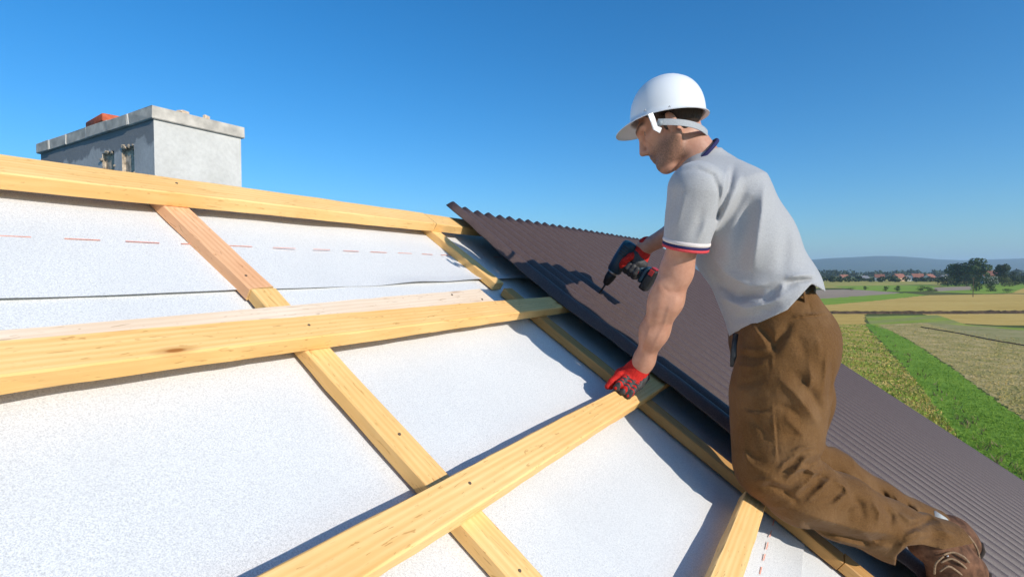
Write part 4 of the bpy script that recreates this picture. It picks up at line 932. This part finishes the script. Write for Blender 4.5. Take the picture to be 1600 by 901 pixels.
for k, (px, py, d, H, W, mt, lb) in enumerate((
 (1521, 447, 366, 19.0, 16, 'leaf', 'tallest broad green tree of the far copse'), (1494, 447, 372, 15.5, 13, 'leaf', 'second tallest rounded tree left of the tallest in the far copse'),
 (1566, 447, 380, 15, 9, 'leaf_dark', 'dark pointed tree right of the copse and the red roof'), (1586, 448, 372, 11, 11, 'leaf_dark', 'low dark tree at the right picture edge by the copse'), (1600, 447, 390, 9.5, 14, 'leaf_dark', 'dark tree cut by the right edge of the picture'),
 (1480, 448, 350, 8, 12, 'leaf_dark', 'low dark bushy tree at the left foot of the copse'), (1510, 448, 345, 8.5, 15, 'leaf_dark', 'low dark bushy tree at the middle foot of the copse'), (1545, 448, 350, 8.0, 14, 'leaf', 'low green bushy tree at the right foot of the copse'), (1570, 448, 345, 6.5, 12, 'leaf_pale', 'pale olive bushy tree at the right end of the copse'))):
    tree('tree', px, py, d, H, W, mt, lb, GT, 100 + k, -.05 if H < 10 else .04, 2600 if H > 12 else 1500, 9)
for k, (px, d, H, W, mt, lb) in enumerate(((1526, 262, 5.6, 6.4, 'leaf_dark', 'round dark tree standing alone in front of the copse'), (1548, 258, 4.8, 5.0, 'leaf_dark', 'round dark bush right of the lone tree'), (1574, 238, 2.2, 4.6, 'leaf_dark', 'low dark bush near the right edge on the golden field'),
 (1331, 268, 1.7, 4.4, 'leaf', 'flat bush nearest the man along the field edge'), (1352, 275, 2.3, 2.4, 'leaf', 'small bush second from the man along the field edge'), (1384, 262, 2.7, 2.6, 'leaf', 'small round bush third from the man along the field edge'), (1403, 260, 3.0, 2.8, 'leaf_dark', 'small round dark bush fourth from the man along the field edge'), (1439, 258, 2.9, 4.2, 'leaf', 'wide bush left in the clump of the field edge'), (1452, 256, 2.4, 3.8, 'leaf_dark', 'dark bush right in the clump of the field edge'), (1463, 252, 1.6, 2.4, 'ditch', 'small brown bush at the right end of the field edge clump'))):
    tree('bush', px, 0, d, H, W, mt, lb, GB, 140 + k, -.1, 900, 7, 'bush')
# far woods as a low dark belt behind the village
def wood_belt(name, pxs, d, h, n, mat, seed, size):
    r = np.random.default_rng(seed); bl = []
    for k in range(n):
        px = r.uniform(*pxs); dd = d * r.uniform(.93, 1.07); H = h * r.uniform(.6, 1.25); bl.append(((px - 800) / FPX * dd, dd, H * .55, h * .8, h * .6, H * .5))
    o = obj(name, crown_mesh(bl, n * 45, size, seed), M[mat]); return o
tag(wood_belt('far_woods', (1150, 1800), 1050, 11, 150, 'leaf_dark', 5, 2.2), 'dark belt of far woods behind the village', 'woods', kind='stuff')
tag(wood_belt('village_greenery', (1270, 1620), 520, 4.2, 80, 'leaf_dark', 6, 1.1), 'garden trees and hedges massed round the village houses', 'greenery', kind='stuff')
def cottage(px, d, L, W, hw, hr, rot, wm, rm, label):
    L, W, hw, hr = L * .85, W * .85, hw * .85, hr * .85
    o = empty('village_house', ((px - 800) / FPX * d, d, 0)); o.rotation_euler.z = rot; tag(o, label, 'house', 'village houses')
    v = [(-L/2, -W/2, 0), (L/2, -W/2, 0), (L/2, W/2, 0), (-L/2, W/2, 0), (-L/2, -W/2, hw), (L/2, -W/2, hw), (L/2, W/2, hw), (-L/2, W/2, hw), (-L/2, 0, hw + hr), (L/2, 0, hw + hr)]
    obj('wall', pydata('wall', v, [(0, 1, 5, 4), (2, 3, 7, 6), (1, 2, 6, 9, 5), (3, 0, 4, 8, 7)]), M[wm], o)
    e = .5; k = hr / (W / 2); z0 = hw - e * k + .12; bm = bmesh.new()
    top = [(-L/2 - e, 0, hw + hr + .12), (L/2 + e, 0, hw + hr + .12)]
    for s in (-1, 1):
        q = [bm.verts.new(p) for p in ((-L/2 - e, s * (W/2 + e), z0), (L/2 + e, s * (W/2 + e), z0), top[1], top[0])]; q2 = [bm.verts.new((p.co.x, p.co.y, p.co.z + .25)) for p in q]
        bm.faces.new(q); bm.faces.new(q2[::-1])
        for i in range(4): bm.faces.new((q[i], q2[i], q2[(i + 1) % 4], q[(i + 1) % 4]))
    bmesh.ops.recalc_face_normals(bm, faces=bm.faces); rf_ = obj('roof', bm, M[rm], o)
    bm = bmesh.new(); box(bm, (L * .2, .6, hw + hr), (.7, .7, 1.8)); obj('chimney', bm, M['wall_ochre'], rf_)
    for i in range(3):
        for z in ([1.6] if hw < 4 else [1.5, 4.2]):
            bm = bmesh.new(); box(bm, (-L * .32 + i * L * .32, -W/2 - .03, z), (1.1, .1, 1.3)); obj('window', bm, M['glass'], o)
for a in ((1348, 560, 13, 9, 3.2, 2.8, .25, 'wall_white', 'roof_grey', 'low grey roofed house at the left end of the village'), (1374, 540, 9, 8, 4.6, 3.4, -.5, 'wall_white', 'roof_red', 'white house with a steep red roof, second of the village'), (1404, 535, 13, 9, 4.4, 4.0, .3, 'wall_ochre', 'roof_red', 'big ochre house with a red roof in the village'),
 (1416, 545, 8, 7, 3.6, 2.6, -.3, 'wall_white', 'roof_grey', 'small white house right beside the big ochre one'), (1433, 560, 12, 9, 4.4, 4.2, -.2, 'wall_white', 'roof_red', 'white house with red roof midway along the village'), (1452, 550, 12, 9, 4.0, 4.0, .4, 'wall_white', 'roof_red', 'red roofed house in the right half of the village'), (1476, 545, 10, 8, 4.6, 2.2, .1, 'wall_white', 'roof_grey', 'bright white flat roofed house by the copse'), (1546, 430, 11, 9, 7.6, 4.4, -.45, 'wall_white', 'roof_red', 'house with red roof peeping between trees of the copse'), (1318, 640, 12, 9, 3.6, 3.2, .2, 'wall_ochre', 'roof_red', 'far dim house left of the village behind the man')):
    cottage(*a)
bm = bmesh.new(); tube(bm, [(0, 0, -.2), (0, 0, 7.4)], [.13, .09], 8); box(bm, (0, 0, 7.0), (1.4, .1, .1))
o = obj('utility_pole', bm, M['bark']); o.location = ((1521 - 800) / FPX * 200, 200, 0); tag(o, 'thin wooden pole standing on the golden field', 'pole')

# ------------------------------------------------------------------ grasses on the verge, the meadow and clods on the plough
def inside(poly, P):
    x, y = P[:, 0], P[:, 1]; c = np.zeros(len(P), bool); n = len(poly)
    for i in range(n):
        (x0, y0), (x1, y1) = poly[i], poly[(i + 1) % n]; m = ((y0 > y) != (y1 > y)); c ^= m & (x < (x1 - x0) * (y - y0) / (y1 - y0 + 1e-12) + x0)
    return c
def scatter(pix, n, seed):
    """points spread evenly over the photo area of a ground polygon, thinning with distance"""
    r = np.random.default_rng(seed); Q = np.array(pix, float); lo, hi = Q.min(0), Q.max(0); P = r.uniform(lo, hi, (n * 4, 2)); P = P[inside(Q, P)][:n]
    return np.array([on_ground(*p) for p in P])
def tufts(name, pts, hgt, wid, mat, seed, lean=.35, blades=3, label='', cat='grass'):
    r = np.random.default_rng(seed); n = len(pts); V = np.empty((n, blades, 3, 3)); dist = np.hypot(pts[:, 0], pts[:, 1])
    for b in range(blades):
        th = r.uniform(0, 6.28, n); h = hgt * r.uniform(.5, 1.3, n); w = wid * r.uniform(.6, 1.4, n) * np.clip(dist / 45, .6, 2.2); of = r.normal(0, hgt * .25, (n, 2)); base = pts + of
        V[:, b, 0, :2] = base + np.stack([np.cos(th), np.sin(th)], -1) * w[:, None]; V[:, b, 1, :2] = base - np.stack([np.cos(th), np.sin(th)], -1) * w[:, None]; V[:, b, 0:2, 2] = 0
        V[:, b, 2, :2] = base + r.normal(0, lean, (n, 2)) * h[:, None]; V[:, b, 2, 2] = h
    me = pydata(name, V.reshape(-1, 3), np.arange(n * blades * 3).reshape(-1, 3)); t_ = me.attributes.new('tone', 'FLOAT', 'POINT'); t_.data.foreach_set('value', np.repeat(r.uniform(0, 1, n * blades), 3).astype(np.float32))
    o = obj(name, me, M[mat]); tag(o, label, cat, kind='stuff'); return o
M['grass_lush'] = leaf_mat('grass_lush', (0.17, 0.28, 0.025), (0.31, 0.45, 0.055)); M['grass_dry'] = leaf_mat('grass_dry', (0.36, 0.29, 0.05), (0.74, 0.54, 0.18)); M['grass_weed'] = leaf_mat('grass_weed', (0.09, 0.06, 0.03), (0.28, 0.19, 0.11))
verge = [(1352, 506), (1374, 508), (1422, 533), (1490, 578), (1600, 658), (1660, 705), (1660, 860), (1560, 766), (1440, 603), (1390, 547)]
tufts('verge_grass', scatter(verge, 7000, 1), .10, .013, 'grass_lush', 1, .5, 5, 'long lush green grass on the strip beside the plough')
tufts('verge_weeds', scatter([(1352, 506), (1362, 508), (1400, 535), (1470, 600), (1560, 690), (1640, 790), (1600, 790), (1530, 700), (1450, 605), (1390, 542)], 300, 2), .32, .03, 'grass_weed', 2, .5, 3, 'brown withered weeds along the middle of the green strip')
tufts('meadow_grass', scatter([(1290, 508), (1350, 506), (1388, 546), (1440, 604), (1560, 766), (1560, 800), (1290, 640)], 4500, 3), .14, .04, 'grass_dry', 3, .6, 2, 'dry yellow grass scattered over the meadow')
tufts('meadow_green', scatter([(1290, 508), (1350, 506), (1388, 546), (1440, 604), (1560, 766), (1560, 800), (1290, 640)], 4500, 4), .14, .04, 'grass_lush', 4, .6, 2, 'short green grass mixed into the dry meadow')
tufts('plough_stubble', scatter([(1376, 509), (1440, 506), (1600, 530), (1660, 540), (1660, 705), (1600, 654), (1490, 574), (1420, 531)], 2600, 5), .07, .04, 'grass_dry', 5, .9, 2, 'straw and dry stalks lying over the ploughed soil')
P = scatter([(1376, 509), (1440, 506), (1600, 530), (1660, 540), (1660, 705), (1600, 654), (1490, 574), (1420, 531)], 2600, 6); r = np.random.default_rng(9); V, Fc = [], []
for x, y in P:
    s = r.uniform(.04, .14); i = len(V); V += [(x + s * r.uniform(.6, 1.2), y, 0), (x, y + s * r.uniform(.6, 1.2), 0), (x - s * r.uniform(.6, 1.2), y, 0), (x, y - s * r.uniform(.6, 1.2), 0), (x + r.normal() * s * .2, y + r.normal() * s * .2, s * r.uniform(.6, 1.0))]
    Fc += [(i, i + 1, i + 4), (i + 1, i + 2, i + 4), (i + 2, i + 3, i + 4), (i + 3, i, i + 4)]
o = obj('soil_clods', pydata('soil_clods', V, Fc), M['plough']); tag(o, 'clods of turned brown soil over the ploughed field', 'soil', kind='stuff')

# ------------------------------------------------------------------ air
bm = bmesh.new(); box(bm, (0, 2000, 124), (19000, 17000, 250)); hz_ = obj('haze', bm)
m = bpy.data.materials.new('haze'); m.use_nodes = True; nt = m.node_tree; nt.nodes.remove(nt.nodes['Principled BSDF']); pv = nt.nodes.new('ShaderNodeVolumePrincipled')
pv.inputs['Color'].default_value = (.60, .79, 1, 1); pv.inputs['Density'].default_value = 1.35e-4; pv.inputs['Anisotropy'].default_value = 0.1
nt.links.new(pv.outputs[0], nt.nodes['Material Output'].inputs['Volume']); hz_.data.materials.append(m); tag(hz_, 'thin blue haze over the far fields and hills', 'haze', kind='stuff')
